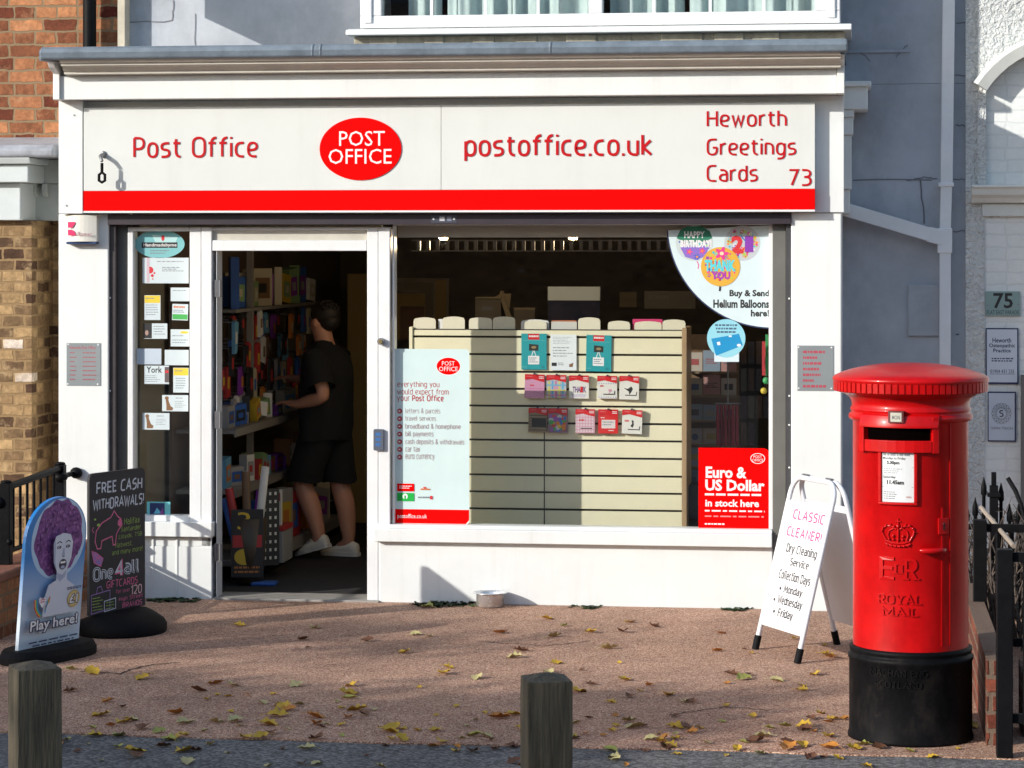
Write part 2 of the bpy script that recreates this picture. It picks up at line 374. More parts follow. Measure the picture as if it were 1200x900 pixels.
# ------------------------------------------------------------------ lettering
# a monoline alphabet with rounded corners (~ rounded open, @ rounded closed, plain = sharp)
GLY = {
 'A': (.66, "0,0 .33,1 .66,0|.11,.33 .55,.33"), 'B': (.54, "~.5,.5 .5,1 0,1|~.02,.53 .54,.53 .54,0 0,0|0,1 0,0"), 'C': (.56, "~.56,1 0,1 0,0 .56,0"),
 'D': (.58, "0,0 0,1|~0,1 .58,1 .58,0 0,0"), 'E': (.5, ".5,1 0,1 0,0 .5,0|0,.52 .44,.52"), 'F': (.48, ".48,1 0,1 0,0|0,.52 .42,.52"),
 'G': (.6, "~.58,1 0,1 0,0 .6,0 .6,.46|.34,.46 .6,.46"), 'H': (.58, "0,1 0,0|.58,1 .58,0|0,.52 .58,.52"), 'I': (.0, "0,1 0,0"), 'J': (.4, "~.4,1 .4,0 0,0"),
 'K': (.56, "0,1 0,0|.54,1 .03,.5 .56,0"), 'L': (.46, "0,1 0,0 .46,0"), 'M': (.76, "0,0 0,1 .38,.3 .76,1 .76,0"), 'N': (.6, "0,0 0,1 .6,0 .6,1"),
 'O': (.66, "@0,0 .66,0 .66,1 0,1"), 'P': (.54, "0,0 0,1|~0,1 .54,1 .54,.42 0,.42"), 'Q': (.66, "@0,0 .66,0 .66,1 0,1|.4,.25 .7,-.08"),
 'R': (.56, "0,0 0,1|~0,1 .54,1 .54,.46 0,.46|.26,.46 .56,0"), 'S': (.52, "~.5,1 0,1 0,.52 .52,.52 .52,0 0,0"), 'T': (.6, "0,1 .6,1|.3,1 .3,0"),
 'U': (.58, "~0,1 0,0 .58,0 .58,1"), 'V': (.62, "0,1 .31,0 .62,1"), 'W': (.9, "0,1 .22,0 .45,.8 .68,0 .9,1"), 'X': (.58, "0,1 .58,0|.58,1 0,0"),
 'Y': (.58, "0,1 .29,.45 .58,1|.29,.45 .29,0"), 'Z': (.54, "0,1 .54,1 0,0 .54,0"),
 'a': (.48, "~.04,.72 .48,.72 .48,0|~.46,.42 0,.42 0,0 .48,0"), 'b': (.5, "0,1 0,0|@0,0 .5,0 .5,.72 0,.72"), 'c': (.44, "~.44,.72 0,.72 0,0 .44,0"),
 'd': (.5, ".5,1 .5,0|@0,0 .5,0 .5,.72 0,.72"), 'e': (.48, "~.46,0 0,0 0,.72 .48,.72 .48,.34 .02,.34"), 'f': (.36, "~.4,1 .12,1 .12,0|-.04,.72 .36,.72"),
 'g': (.5, "@0,0 .5,0 .5,.72 0,.72|~.5,.72 .5,-.28 .04,-.28"), 'h': (.48, "0,1 0,0|~0,.72 .48,.72 .48,0"), 'i': (.02, ".01,.72 .01,0|.01,.93 .01,1.04"),
 'j': (.16, "~.14,.72 .14,-.28 -.06,-.28|.14,.93 .14,1.04"), 'k': (.44, "0,1 0,0|.42,.72 .03,.36 .45,0"), 'l': (.14, "~0,1 0,0 .16,0"),
 'm': (.78, "0,.72 0,0|~0,.72 .39,.72 .39,0|~.39,.72 .78,.72 .78,0"), 'n': (.48, "0,.72 0,0|~0,.72 .48,.72 .48,0"), 'o': (.5, "@0,0 .5,0 .5,.72 0,.72"),
 'p': (.5, "0,.72 0,-.28|@0,0 .5,0 .5,.72 0,.72"), 'q': (.5, ".5,.72 .5,-.28|@0,0 .5,0 .5,.72 0,.72"), 'r': (.3, "0,.72 0,0|~0,.4 0,.72 .32,.72"),
 's': (.44, "~.42,.72 0,.72 0,.37 .44,.37 .44,0 0,0"), 't': (.36, "~.12,.94 .12,0 .38,0|-.02,.72 .36,.72"), 'u': (.48, "~0,.72 0,0 .48,0|.48,.72 .48,0"),
 'v': (.48, "0,.72 .24,0 .48,.72"), 'w': (.72, "0,.72 .18,0 .36,.62 .54,0 .72,.72"), 'x': (.44, "0,.72 .44,0|.44,.72 0,0"),
 'y': (.48, "0,.72 .25,.02|.48,.72 .14,-.28"), 'z': (.42, "0,.72 .42,.72 0,0 .42,0"),
 '0': (.52, "@0,0 .52,0 .52,1 0,1"), '1': (.2, "0,.8 .18,1 .18,0"), '2': (.5, "~0,.98 .5,1 .5,.5 0,0|0,0 .5,0"), '3': (.5, "~0,1 .48,1 .48,.54 .12,.54|~.12,.54 .5,.54 .5,0 0,0"),
 '4': (.54, ".4,0 .4,1 0,.28 .54,.28"), '5': (.5, ".46,1 .06,1 .04,.56|~.04,.58 .5,.6 .5,0 0,0"), '6': (.5, "~.46,1 0,1 0,0 .5,0 .5,.56 0,.56"),
 '7': (.5, "0,1 .5,1 .14,0"), '8': (.5, "@.02,.52 .48,.52 .48,1 .02,1|@0,0 .5,0 .5,.52 0,.52"), '9': (.5, "~.04,0 .5,0 .5,1 0,1 0,.44 .5,.44"),
 '.': (.02, ".01,-.06 .01,.07"), ',': (.06, ".06,.06 0,-.14"), '!': (.02, "0,1 0,.3|0,.02 0,.1"), '&': (.6, ".6,0 .1,.72 .1,.94 .3,1 .42,.86 .36,.66 .04,.36 .02,.12 .2,0 .4,.06 .58,.4"),
 '-': (.3, "0,.4 .3,.4"), ':': (.02, "0,.1 0,.0|0,.66 0,.56"), "'": (.02, "0,1 0,.8"), ' ': (.22, ""), '@': (.16, "0,.34 .16,.34"),
}
def round_poly(pts, r, closed):
    out = []; n = len(pts)
    for i in range(n):
        p = Vector(pts[i])
        if not closed and i in (0, n - 1): out.append(p); continue
        a = Vector(pts[(i - 1) % n]); b = Vector(pts[(i + 1) % n])
        la, lb = (a - p).length, (b - p).length
        ra = min(r, la * (.5 if closed or i > 1 else .95)); rb = min(r, lb * (.5 if closed or i < n - 2 else .95))
        pa = p + (a - p).normalized() * ra; pb = p + (b - p).normalized() * rb
        for k in range(6):
            t = k / 5; out.append(pa * (1 - t) ** 2 + p * 2 * t * (1 - t) + pb * t * t)
    q = [out[0]]
    for p in out[1:]:
        if (p - q[-1]).length > 1e-4: q.append(p)
    if closed and len(q) > 2 and (q[0] - q[-1]).length < 1e-4: q.pop()
    return q
def ribbon(pts, hw, closed, z, thick=0):
    """flat mitred band along 2D points; returns verts, faces"""
    n = len(pts); vs = []; fs = []
    for i, p in enumerate(pts):
        a = pts[(i - 1) % n] if (closed or i > 0) else None
        b = pts[(i + 1) % n] if (closed or i < n - 1) else None
        t1 = (p - a).normalized() if a is not None else None
        t2 = (b - p).normalized() if b is not None else None
        if t1 is None: t1 = t2
        if t2 is None: t2 = t1
        n1 = Vector((-t1.y, t1.x)); n2 = Vector((-t2.y, t2.x))
        mm = n1 + n2
        mm = n1 if mm.length < .2 else mm.normalized()
        k = hw / max(.45, mm.dot(n1))
        vs += [(*(p + mm * k), z), (*(p - mm * k), z)]
    m = n if closed else n - 1
    for i in range(m):
        j = (i + 1) % n; fs.append((2 * i, 2 * i + 1, 2 * j + 1, 2 * j))
    if thick:
        o = len(vs); vs += [(v[0], v[1], v[2] - thick) for v in vs]
        for i in range(m):
            j = (i + 1) % n
            fs.append((2 * i, 2 * j, o + 2 * j, o + 2 * i)); fs.append((2 * j + 1, 2 * i + 1, o + 2 * i + 1, o + 2 * j + 1))
        if not closed:
            fs.append((1, 0, o, o + 1)); fs.append((2 * n - 2, 2 * n - 1, o + 2 * n - 1, o + 2 * n - 2))
    return vs, fs
def stroke_text(s, wt=.14, r=.33, gap=.26, serif=False, thick=0, jit=0, rnd=None, slant=0):
    vs = []; fs = []; x = 0; lay = 0
    for ch in s:
        w, d = GLY[ch]
        for st in ([q for q in d.split('|')] if d else []):
            closed = st[0] == '@'; rd = st[0] in '@~'
            pts = [tuple(float(c) for c in p.split(',')) for p in st.lstrip('@~').split()]
            if jit: pts = [(a + rnd.uniform(-jit, jit), b + rnd.uniform(-jit, jit)) for a, b in pts]
            P = round_poly(pts, r, closed) if rd else [Vector(p) for p in pts]
            P = [Vector((p.x + x + slant * p.y, p.y)) for p in P]
            lay += 1
            v, f = ribbon(P, wt / 2, closed, lay * .0002, thick)
            o = len(vs); vs += v; fs += [tuple(i + o for i in q) for q in f]
            if serif and not closed:
                for e, e2 in ((P[0], P[1]), (P[-1], P[-2])):
                    t = (e - e2).normalized()
                    if abs(t.y) > .8:
                        lay += 1
                        v, f = ribbon([Vector((e.x - wt * 1.15, e.y - .02 * (1 if t.y > 0 else -1))), Vector((e.x + wt * 1.15, e.y - .02 * (1 if t.y > 0 else -1)))], wt * .26, False, lay * .0002, thick)
                        o = len(vs); vs += v; fs += [tuple(i + o for i in q) for q in f]
        x += w + gap
    return vs, fs
BF = {}
def font_text(s, bold=0.0, res=2):
    k = (s, bold)
    if k not in BF:
        cu = bpy.data.curves.new('lettering', 'FONT'); cu.body = s; cu.size = 1; cu.offset = bold; cu.resolution_u = res; cu.fill_mode = 'FRONT'
        ob = bpy.data.objects.new('lettering', cu)
        me = bpy.data.meshes.new_from_object(ob)
        BF[k] = ([tuple(v.co) for v in me.vertices], [tuple(p.vertices) for p in me.polygons])
        bpy.data.objects.remove(ob); bpy.data.curves.remove(cu); bpy.data.meshes.remove(me)
    return BF[k]

def frame(o, xd, yd):
    """maps local (x, y, out) to the world for a flat sheet with lower left corner o"""
    o = Vector(o); xd = Vector(xd).normalized(); yd = Vector(yd).normalized(); zd = xd.cross(yd)
    return lambda v: o + xd * v.x + yd * v.y + zd * v.z

class Panel:
    """draws flat printed shapes on a w x h sheet; coordinates run over rng = (u0, v0, u1, v1), v downwards"""
    def __init__(s, mb, fn, w, h, rng=(0, 0, 1, 1), step=.0001):
        s.mb, s.fn, s.w, s.h, s.r, s.step, s.lay = mb, fn, w, h, rng, step, 0
    def X(s, u): return (u - s.r[0]) / (s.r[2] - s.r[0]) * s.w
    def Yv(s, v): return s.h - (v - s.r[1]) / (s.r[3] - s.r[1]) * s.h
    def up(s): s.lay += 1; return s.lay * s.step
    def base(s, m, t=.002, rad=0, corners=(1, 1, 1, 1)):
        pts = []
        if not rad: pts = [(0, 0), (s.w, 0), (s.w, s.h), (0, s.h)]
        else:
            for k, (cx, cy, a0) in enumerate(((rad, rad, pi), (s.w - rad, rad, 1.5 * pi), (s.w - rad, s.h - rad, 0), (rad, s.h - rad, .5 * pi))):
                if corners[k]:
                    pts += [(cx + rad * cos(a0 + q * pi / 12), cy + rad * sin(a0 + q * pi / 12)) for q in range(7)]
                else: pts.append(((0, 0), (s.w, 0), (s.w, s.h), (0, s.h))[k])
        s.mb.prism(pts, 'z', -t, 0, m, s.fn); return s
    def poly(s, pts, m):
        z = s.up(); s.mb.add([(s.X(u), s.Yv(v), z) for u, v in pts], [list(range(len(pts)))[::-1]], m, False, s.fn); return s
    def rect(s, u0, v0, u1, v1, m): return s.poly([(u0, v0), (u1, v0), (u1, v1), (u0, v1)], m)
    def ell(s, cu, cv, ru, rv, m, n=28): return s.poly([(cu + ru * cos(2 * pi * k / n), cv + rv * sin(2 * pi * k / n)) for k in range(n)], m)
    def line(s, pts, wpx, m, closed=False):
        z = s.up(); k = s.w / abs(s.r[2] - s.r[0])
        P = [Vector((s.X(u), s.Yv(v))) for u, v in pts]
        v, f = ribbon(P, wpx * k / 2, closed, z); s.mb.add(v, f, m, False, s.fn); return s
    def _put(s, vs, fs, u0, v0, u1, v1, m, zk=1.0, keep=None):
        if not vs: return s
        lx = min(v[0] for v in vs); hx = max(v[0] for v in vs); ly = min(v[1] for v in vs); hy = max(v[1] for v in vs)
        x0, x1, y0, y1 = s.X(u0), s.X(u1), s.Yv(v1), s.Yv(v0); z = s.up()
        kx = (x1 - x0) / (hx - lx); ky = (y1 - y0) / (hy - ly)
        s.mb.add([(x0 + (v[0] - lx) * kx, y0 + (v[1] - ly) * ky, z + v[2] * zk) for v in vs], fs, m, False, s.fn); return s
    def text(s, t, u0, v0, u1, v1, m, bold=0.0): return s._put(*font_text(t, bold), u0, v0, u1, v1, m)
    def stroke(s, t, u0, v0, u1, v1, m, wt=.14, zk=.02, **k):
        return s._put(*stroke_text(t, wt, **k), u0, v0, u1, v1, m, zk)
    def scrib(s, u0, v0, u1, v1, m, rows=4, seed=1, fill=.45, ragged=.35):
        """rows of print too small to read"""
        rn = random.Random(seed); z = s.up(); dv = (v1 - v0) / rows
        for i in range(rows):
            u = u0; e = u1 - rn.random() * ragged * (u1 - u0)
            while u < e:
                wd = (u1 - u0) * rn.uniform(.06, .2); b = min(e, u + wd); va = v0 + i * dv; vb = va + dv * fill
                s.mb.add([(s.X(a), s.Yv(b_), z) for a, b_ in ((u, va), (b, va), (b, vb), (u, vb))], [(3, 2, 1, 0)], m, False, s.fn)
                u = b + (u1 - u0) * .035
        return s

def fpanel(mb, x0, y0, x1, y1, Y, tilt=0.0):
    """sheet parallel to the shop front, given by its corners in photo pixels at depth Y"""
    xm, ym = (x0 + x1) / 2, (y0 + y1) / 2
    a = at(x0, ym, Y).x; b = at(x1, ym, Y).x; z0 = at(xm, y1, Y).z; z1 = at(xm, y0, Y).z
    c, s_ = cos(tilt), sin(tilt)
    return Panel(mb, frame((a, Y, z0), (c, 0, s_), (-s_, 0, c)), b - a, z1 - z0, (x0, y0, x1, y1))
def pb(mb, x0, y0, x1, y1, Yf, Yb, m=None):
    """box whose front face fills the pixel rectangle at depth Yf"""
    xm, ym = (x0 + x1) / 2, (y0 + y1) / 2
    return mb.box(at(x0, ym, Yf).x, at(x1, ym, Yf).x, Yf, Yb, at(xm, y1, Yf).z, at(xm, y0, Yf).z, m)
def XF(px, Y=0.0): return at(px, 450, Y).x
# ------------------------------------------------------------------ ground
g = MB(); g.add([(-900, -900, -.012), (900, -900, -.012), (900, 900, -.012), (-900, 900, -.012)], [(0, 1, 2, 3)])
g.build('ground', ASPHALT, kind='structure', origin=(0, 0, 0))
g = MB()
edge = [(-9 + i * .25, -4.16 + .012 * sin(i * 1.7) + .01 * sin(i * .61 + 2)) for i in range(73)]
g.prism(edge + [(9, 1.6), (-9, 1.6)], 'z', -.03, 0.0)
g.build('forecourt', TARMAC, kind='structure', origin=(0, 0, 0))
g = MB(); g.add([(-30, -9.0, -.006), (30, -9.0, -.006), (30, -4.0, -.006), (-30, -4.0, -.006)], [(0, 1, 2, 3)])
g.build('pavement', ASPHALT, kind='structure', origin=(0, 0, 0))

def ground_crack(pts, wd, seed):
    rn = random.Random(seed); P = []
    for (a, b), (c, d) in zip(pts, pts[1:]):
        for k in range(8):
            t = k / 8; q = ground(a + (c - a) * t + rn.uniform(-2, 2), b + (d - b) * t + rn.uniform(-.7, .7)); P.append(Vector((q.x, q.y)))
    g = MB(); v, f = ribbon(P, wd, False, .003); g.add(v, f)
    o = g.build('crack', mat('tarmac_crack', (.05, .03, .025), .95)); o.parent = bpy.data.objects['forecourt']
ground_crack([(95, 787), (140, 790), (165, 781), (215, 776)], .006, 3)
ground_crack([(560, 752), (640, 757), (700, 751)], .004, 4)
ground_crack([(780, 838), (850, 829), (905, 833)], .004, 5)
# ------------------------------------------------------------------ the shop
XL, XR = XF(68), XF(987)
shop = empty('shop_building', (0, 0, 0), 'white painted shopfront of the two storey house with red post office fascia', 'shop')
WALLY = .95
w = MB()
w.box(-3.0, XF(1131, WALLY), WALLY, WALLY + .3, 3.1, 6.6)
w.box(XR - .06, XF(1131, WALLY), WALLY, WALLY + .3, 0, 3.098)
w.build('wall', RENDER, shop)
w = MB()                                              # scored lines and patches of the render
w.box(XF(990, WALLY), XF(1066, WALLY), WALLY - .012, WALLY + .01, at(0, 72, WALLY).z, at(0, 72, WALLY).z + .02)
w.build('render_line', RENDER, shop)
w = MB(); pb(w, 1064, 333, 1101, 394, WALLY - .03, WALLY + .01); w.build('wall_box', RENDER, shop, bevel=.008)
w = MB()
CRACK = mat('crack_grey', (.20, .20, .22), .9)
def crack(mb, pts, wpx, Y, seed=0, n=5):
    rn = random.Random(seed); P = []
    for (a, b), (c, d) in zip(pts, pts[1:]):
        for k in range(n):
            t = k / n; P.append((a + (c - a) * t + rn.uniform(-1, 1), b + (d - b) * t + rn.uniform(-1, 1)))
    P.append(pts[-1])
    V = [at(x, y, Y) for x, y in P]
    v, f = ribbon([Vector((p.x, p.z)) for p in V], wpx / 380, False, 0)
    mb.add([(a, Y, b) for a, b, c in v], f)
for (a, b, c, d) in ((1121, 27, 1135, 27), (1120, 88, 1135, 88), (1119, 147, 1133, 147), (1118, 210, 1132, 210), (1118, 271, 1131, 271), (1000, 211, 1092, 211)):
    crack(w, [(a, b), (c, d)], 1.2, WALLY - .004, a + b)
crack(w, [(1079, 212), (1083, 262)], 1.6, WALLY - .005, 4)
crack(w, [(1062, 211), (1082, 208), (1098, 209)], 1.2, WALLY - .006, 5)
crack(w, [(1005, 58), (1020, 72)], .9, WALLY - .004, 8)
crack(w, [(1050, 68), (1056, 60), (1064, 52)], .9, WALLY - .005, 9)
crack(w, [(150, 27), (202, 24), (203, 0)], 1.1, WALLY - .004, 15)
crack(w, [(229, 16), (229, 54)], 1.0, WALLY - .004, 16)
crack(w, [(1120, 392), (1124, 392)], 1.0, WALLY - .004, 17)
w.build('crack', CRACK, shop)
w = MB(); pb(w, 137.8, -60, 146, 56, WALLY - .115, WALLY + .05); w.build('corner_bead', mat('cream_stone', (.62, .56, .44), .8, var=.2), shop)
w = MB()                                              # roof of the projecting shop and its sides
w.prism([(-.30, 3.20), (WALLY, 3.215), (WALLY, 3.275), (-.30, 3.262)], 'x', XL - .02, XR + .02)
w.build('flat_roof', LEAD, shop)
w = MB()
xa, xb = XF(48, -.35), XF(993, -.35)
n = 40
for i in range(n):
    a = xa + (xb - xa) * i / n; b = xa + (xb - xa) * (i + 1) / n
prof = [(-.37, 3.205), (-.352, 3.198), (-.30, 3.20), (-.30, 3.275), (-.345, 3.275), (-.368, 3.262), (-.378, 3.24)]
w.prism(prof, 'x', xa, xb)
rn = random.Random(5)
for x in (xa + (xb - xa) * .345, xa + (xb - xa) * .355, xa + (xb - xa) * .64):
    w.prism([(a - .004, b + .003) for a, b in prof], 'x', x, x + .018)
w.build('lead_gutter', LEAD, shop, bevel=.008)
w = MB()
cp = [(-.345, 3.20), (-.335, 3.185), (-.315, 3.18), (-.315, 3.168), (-.285, 3.158), (-.262, 3.14), (-.25, 3.135), (-.25, 3.122), (-.215, 3.118), (-.15, 3.118), (-.15, 3.20)]
w.prism(cp, 'x', XF(72, -.3), XF(985, -.3))
w.build('cornice', CREAM, shop)
w = MB(); w.box(XF(70, -.18), XF(987, -.18) - .03, -.18, .05, 2.976, 3.117); w.build('frieze', WHITE, shop, bevel=.004)
for x0, x1 in ((XF(62, -.2), XF(70, -.2) - .002), (XF(987, -.18) - .028, XF(989.5, -.18))):
    w = MB(); w.prism([(-.20, 2.976), (.05, 2.976), (.05, 3.19), (-.31, 3.19), (-.28, 3.16), (-.20, 3.13)], 'x', x0, x1); w.build('frieze_end', WHITE, shop, bevel=.003)
w = MB(); w.box(XF(97, -.06), XF(989, -.06), -.015, .05, 2.302, 2.974); w.build('fascia_backing', WHITE, shop, bevel=.003)
w = MB(); w.box(XF(69, -.08), XF(97.5, -.08) - .002, -.085, .05, 2.302, 2.974)
for (a, b) in ((87, 135), (78, 241)):
    p = at(a, b, -.086); w.tube([(p.x, -.085, p.z), (p.x, -.088, p.z)], .006, DULLSTEEL)
w.build('fascia_end', WHITE, shop, bevel=.004)
# pilasters
for (a, b) in ((68.5, 127), (927, 986)):
    w = MB(); w.box(XF(a), XF(b), 0, .5, 0, 2.30)
    w.build('pilaster', WHITE, shop, bevel=.006)
w = MB(); w.box(XF(987) - .02, XF(987) - .002, .12, WALLY, 0, 3.19); w.box(XL + .004, XL + .02, .12, WALLY, 0, 3.19); w.build('side_wall', WHITE, shop)
# shutter channels and box
w = MB(); pb(w, 128, 253, 135.5, 703, .02, .2); w.build('shutter_channel', DARKCH, shop, bevel=.002)
w = MB(); pb(w, 136, 253, 149, 703, .07, .2)
for y in (349, 458): p = at(129, y, .015); w.ball((p.x, .015, p.z), .006, WHITE)
w.build('shutter_channel', mat('shutter_channel_taupe', (.12, .115, .105), .5), shop, bevel=.002)
w = MB(); pb(w, 905.5, 258, 921, 716, .05, .2); w.build('shutter_channel', GREYCH, shop, bevel=.002)
w = MB(); pb(w, 921.5, 258, 926.5, 716, .02, .2)
for y in (350, 464, 498, 548, 578):
    p = at(925, y, .018); w.ball((p.x, .016, p.z), .006, WHITE)
w.build('shutter_channel', mat('shutter_channel_slate', (.06, .06, .065), .4), shop, bevel=.002)
w = MB(); w.box(XF(127), XF(927), -.02, .2, 2.235, 2.298); w.build('shutter_box', mat('shutter_box_plum', (.035, .026, .035), .45), shop, bevel=.003)
w = MB(); P = fpanel(w, 505, 252, 535, 261, -.022); P.base(C('shutter_plate', (.05, .055, .08)), .006)
P.rect(515, 254, 521, 259, C('plate_pale', (.5, .5, .55))); P.ell(508, 256.5, 1.2, 1.2, WHITEINK, 8); P.ell(532, 256.5, 1.2, 1.2, WHITEINK, 8); P.rect(524, 254, 529, 259, C('plate_mid', (.2, .22, .3)))
w.build('shutter_lock', None, shop)

# frames: narrow window, door, big window
FY = .06
def fr(mb, x0, y0, x1, y1, Yf=FY, Yb=.16): return pb(mb, x0, y0, x1, y1, Yf, Yb)
nw = MB(); fr(nw, 149.5, 266, 156, 612); fr(nw, 156.1, 266, 222, 271); fr(nw, 156.1, 604, 222, 611)
nw.build('window_frame', WHITE2, shop, bevel=.004)
w = MB(); pb(w, 156, 270, 222, 605, .112, .118); w.build('narrow_window_pane', GLASS, shop)
w = MB(); fr(w, 222.2, 266, 235.5, 704, .055); fr(w, 236, 266, 248, 704, .05); fr(w, 248.2, 281.5, 430, 294, .055); fr(w, 248.2, 266, 458, 270, .06); fr(w, 430.2, 266, 443, 710, .055, .17); fr(w, 443.5, 266, 457, 710, .05, .17)
w.build('door_frame', WHITE2, shop, bevel=.004)
w = MB(); pb(w, 248.2, 270.2, 430, 281.3, .075, .1); w.build('transom_panel', mat('transom_beige', (.55, .52, .45), .5), shop)
w = MB(); w.box(XF(250.4), XF(261.5, .2) - .003, .062, .19, .0, 2.08)
jm = w.build('door_jamb', mat('door_edge_grey', (.50, .52, .56), .4), shop, bevel=.004)
for y in (338, 492, 647):
    w = MB(); pb(w, 251.5, y - 10, 258.5, y + 10, .056, .062); p = at(258, y, .05)
    w.tube([(p.x, .052, p.z - .05), (p.x, .052, p.z + .05)], .008)
    w.build('hinge', mat('hinge_grey', (.16, .16, .17), .45, .5), jm)
w = MB(); w.box(XF(248), XF(443), .02, .3, -.01, .012); w.build('threshold', mat('threshold', (.32, .30, .27), .6), shop, bevel=.003)
w = MB(); w.box(XF(457.3), XF(905.3), .07, .16, 2.232, 2.245); w.box(XF(900.5), XF(905.3), .07, .16, .463, 2.231); w.box(XF(457.3), XF(459.5), .07, .16, .463, 2.231)
w.build('window_frame', WHITE2, shop, bevel=.003)
w = MB(); w.box(XF(459), XF(901), .112, .120, .46, 2.235); w.build('display_window_pane', GLASS, shop)
w = MB(); w.prism([(.17, .462), (.05, .462), (.02, .445), (-.005, .44), (-.005, .365), (.05, .362), (.17, .362)], 'x', XF(438), XF(904.8)); w.build('window_sill', WHITE, shop, bevel=.004)
w = MB(); w.box(XF(443), XF(905), .045, .2, 0, .36); w.build('stall_riser', WHITE, shop, bevel=.004)
w = MB(); pb(w, 149.5, 612, 248, 629, .0, .2); w.build('window_sill', WHITE, shop, bevel=.004)
w = MB(); pb(w, 149.5, 629.5, 248, 640, .05, .2); pb(w, 149.5, 640.2, 248, 704, .045, .2)
for x in (178, 206): pb(w, x, 632, x + 2.2, 702, .04, .05)
w.build('panel_under_window', WHITE, shop, bevel=.003)
for (x, y) in ((447, 400),):
    w = MB(); p = at(x, y, .05); w.tube([(p.x, .052, p.z), (p.x, .02, p.z)], .021, DULLSTEEL, 14); w.tube([(p.x, .02, p.z), (p.x, .012, p.z)], .012, mat('brass', (.6, .45, .2), .35, 1), 12)
    w.build('door_lock', DULLSTEEL, shop)
w = MB(); P = fpanel(w, 437.5, 503, 449.5, 528, .03); P.base(C('keypad_grey', (.10, .115, .15), .4), .022, .008)
KB = C('keypad_blue', (.05, .15, .38), .4)
for i in range(3): P.rect(440, 507 + i * 6, 446, 511 + i * 6, KB)
w.build('door_keypad', None, shop, bevel=.002)

# interior shell
w = MB()
IX0, IX1 = -2.30, 1.86
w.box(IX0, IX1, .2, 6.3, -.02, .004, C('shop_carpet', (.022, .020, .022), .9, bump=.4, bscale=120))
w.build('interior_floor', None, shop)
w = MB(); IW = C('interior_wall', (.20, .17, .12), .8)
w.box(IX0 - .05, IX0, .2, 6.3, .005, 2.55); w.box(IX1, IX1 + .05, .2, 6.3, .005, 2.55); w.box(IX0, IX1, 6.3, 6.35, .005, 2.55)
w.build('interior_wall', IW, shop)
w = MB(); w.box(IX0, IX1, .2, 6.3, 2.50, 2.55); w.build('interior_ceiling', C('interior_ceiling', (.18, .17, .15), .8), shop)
w = MB(); w.box(XF(459), XF(903), .2, .24, 2.16, 2.5); w.box(-2.2, XF(440), .2, .24, 2.22, 2.5)
w.build('interior_pelmet', C('pelmet_grey', (.5, .47, .42), .7), shop)
w = MB()
for i in range(44):
    x = -.72 + i * .06; w.box(x, x + .022, .9, .92, 2.08, 2.14)
w.box(-.75, 1.9, .88, .9, 2.075, 2.082); w.box(-.75, 1.9, .88, .9, 2.14, 2.147)
w.build('ceiling_grille', C('grille_metal', (.30, .29, .27), .5, metal=.6), shop)

# first floor bay window
bay = MB()
BY = .2
bx0, bx1 = XF(422, BY), XF(984.5, BY)
zb = at(700, 30, BY).z
fb = MB(); ft = at(700, 15.5, BY).z
fb.box(bx0, bx1, BY, BY + .1, zb, ft)
gx = [XF(v, BY) for v in (447, 690, 706, 955)]
TOPZ = 5.0
fb.box(bx0, gx[0], BY, BY + .1, ft, TOPZ); fb.box(gx[3], bx1, BY, BY + .1, ft, TOPZ); fb.box(gx[1], gx[2], BY, BY + .1, ft, TOPZ); fb.box(bx0, bx1, BY, BY + .1, TOPZ, TOPZ + .12)
fb.box(XF(426, BY), XF(436, BY), BY - .012, BY, zb + .03, TOPZ); fb.box(XF(969, BY), XF(979, BY), BY - .012, BY, zb + .03, TOPZ)
bw = fb.build('bay_window', WHITE2, shop, bevel=.006)
w = MB(); w.box(gx[0], gx[1], BY + .04, BY + .046, ft, TOPZ); w.box(gx[2], gx[3], BY + .04, BY + .046, ft, TOPZ); w.build('pane', GLASS, bw)
w = MB()
for v in (505, 568, 630, 766, 832, 895): w.box(XF(v, BY) - .009, XF(v, BY) + .009, BY + .022, BY + .038, ft, TOPZ)
w.build('glazing_bar', WHITE2, bw)
w = MB()
cur = C('curtain_teal', (.46, .56, .56), .85, var=.15)
rn = random.Random(3)
for a, b in ((472, 512), (519, 690), (712, 800), (806, 955)):
    x0, x1 = XF(a, BY), XF(b, BY); k = max(12, int((x1 - x0) / .012)); pts = []
    for i in range(k + 1):
        t = i / k; x = x0 + (x1 - x0) * t
        pts.append((x, BY + .16 + .035 * sin(x * 38 + 2 * sin(x * 7)) + .012 * sin(x * 90)))
    w.add([(x, y, z) for z in (3.2, TOPZ) for x, y in pts], [(i, i + 1, k + 2 + i, k + 1 + i) for i in range(k)], cur, True)
w.build('curtain', cur, bw)
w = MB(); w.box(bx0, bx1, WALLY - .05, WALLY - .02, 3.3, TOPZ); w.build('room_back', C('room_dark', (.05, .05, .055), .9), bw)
w = MB(); w.box(bx0, bx0 + .06, BY + .1, WALLY, zb, TOPZ); w.box(bx1 - .06, bx1, BY + .1, WALLY, zb, TOPZ); w.box(bx0, bx1, BY, WALLY, TOPZ + .121, TOPZ + .3); w.box(bx0 + .06, bx1 - .06, BY + .1, WALLY, zb, zb + .03)
w.build('bay_side', WHITE2, bw)
w = MB(); zs = at(700, 38, BY - .06).z
w.prism([(BY - .06, zs), (BY - .06, zb - .014), (BY + .02, zb - .002), (WALLY, zb - .002), (WALLY, zs)], 'x', XF(405, BY - .06), XF(998, BY - .06)); w.build('bay_sill', WHITE, shop, bevel=.005)
w = MB(); w.box(XF(414, BY), XF(990, BY), BY + .02, WALLY, 3.262, zs - .002, STONE)
rn = random.Random(9)
for i in range(9):
    x = XF(414, BY) + .1 + i * .29 + rn.uniform(-.05, .05); w.box(x, x + rn.uniform(.12, .26), BY + .02 - rn.uniform(.004, .012), BY + .03, 3.262, zs - .003, STONE)
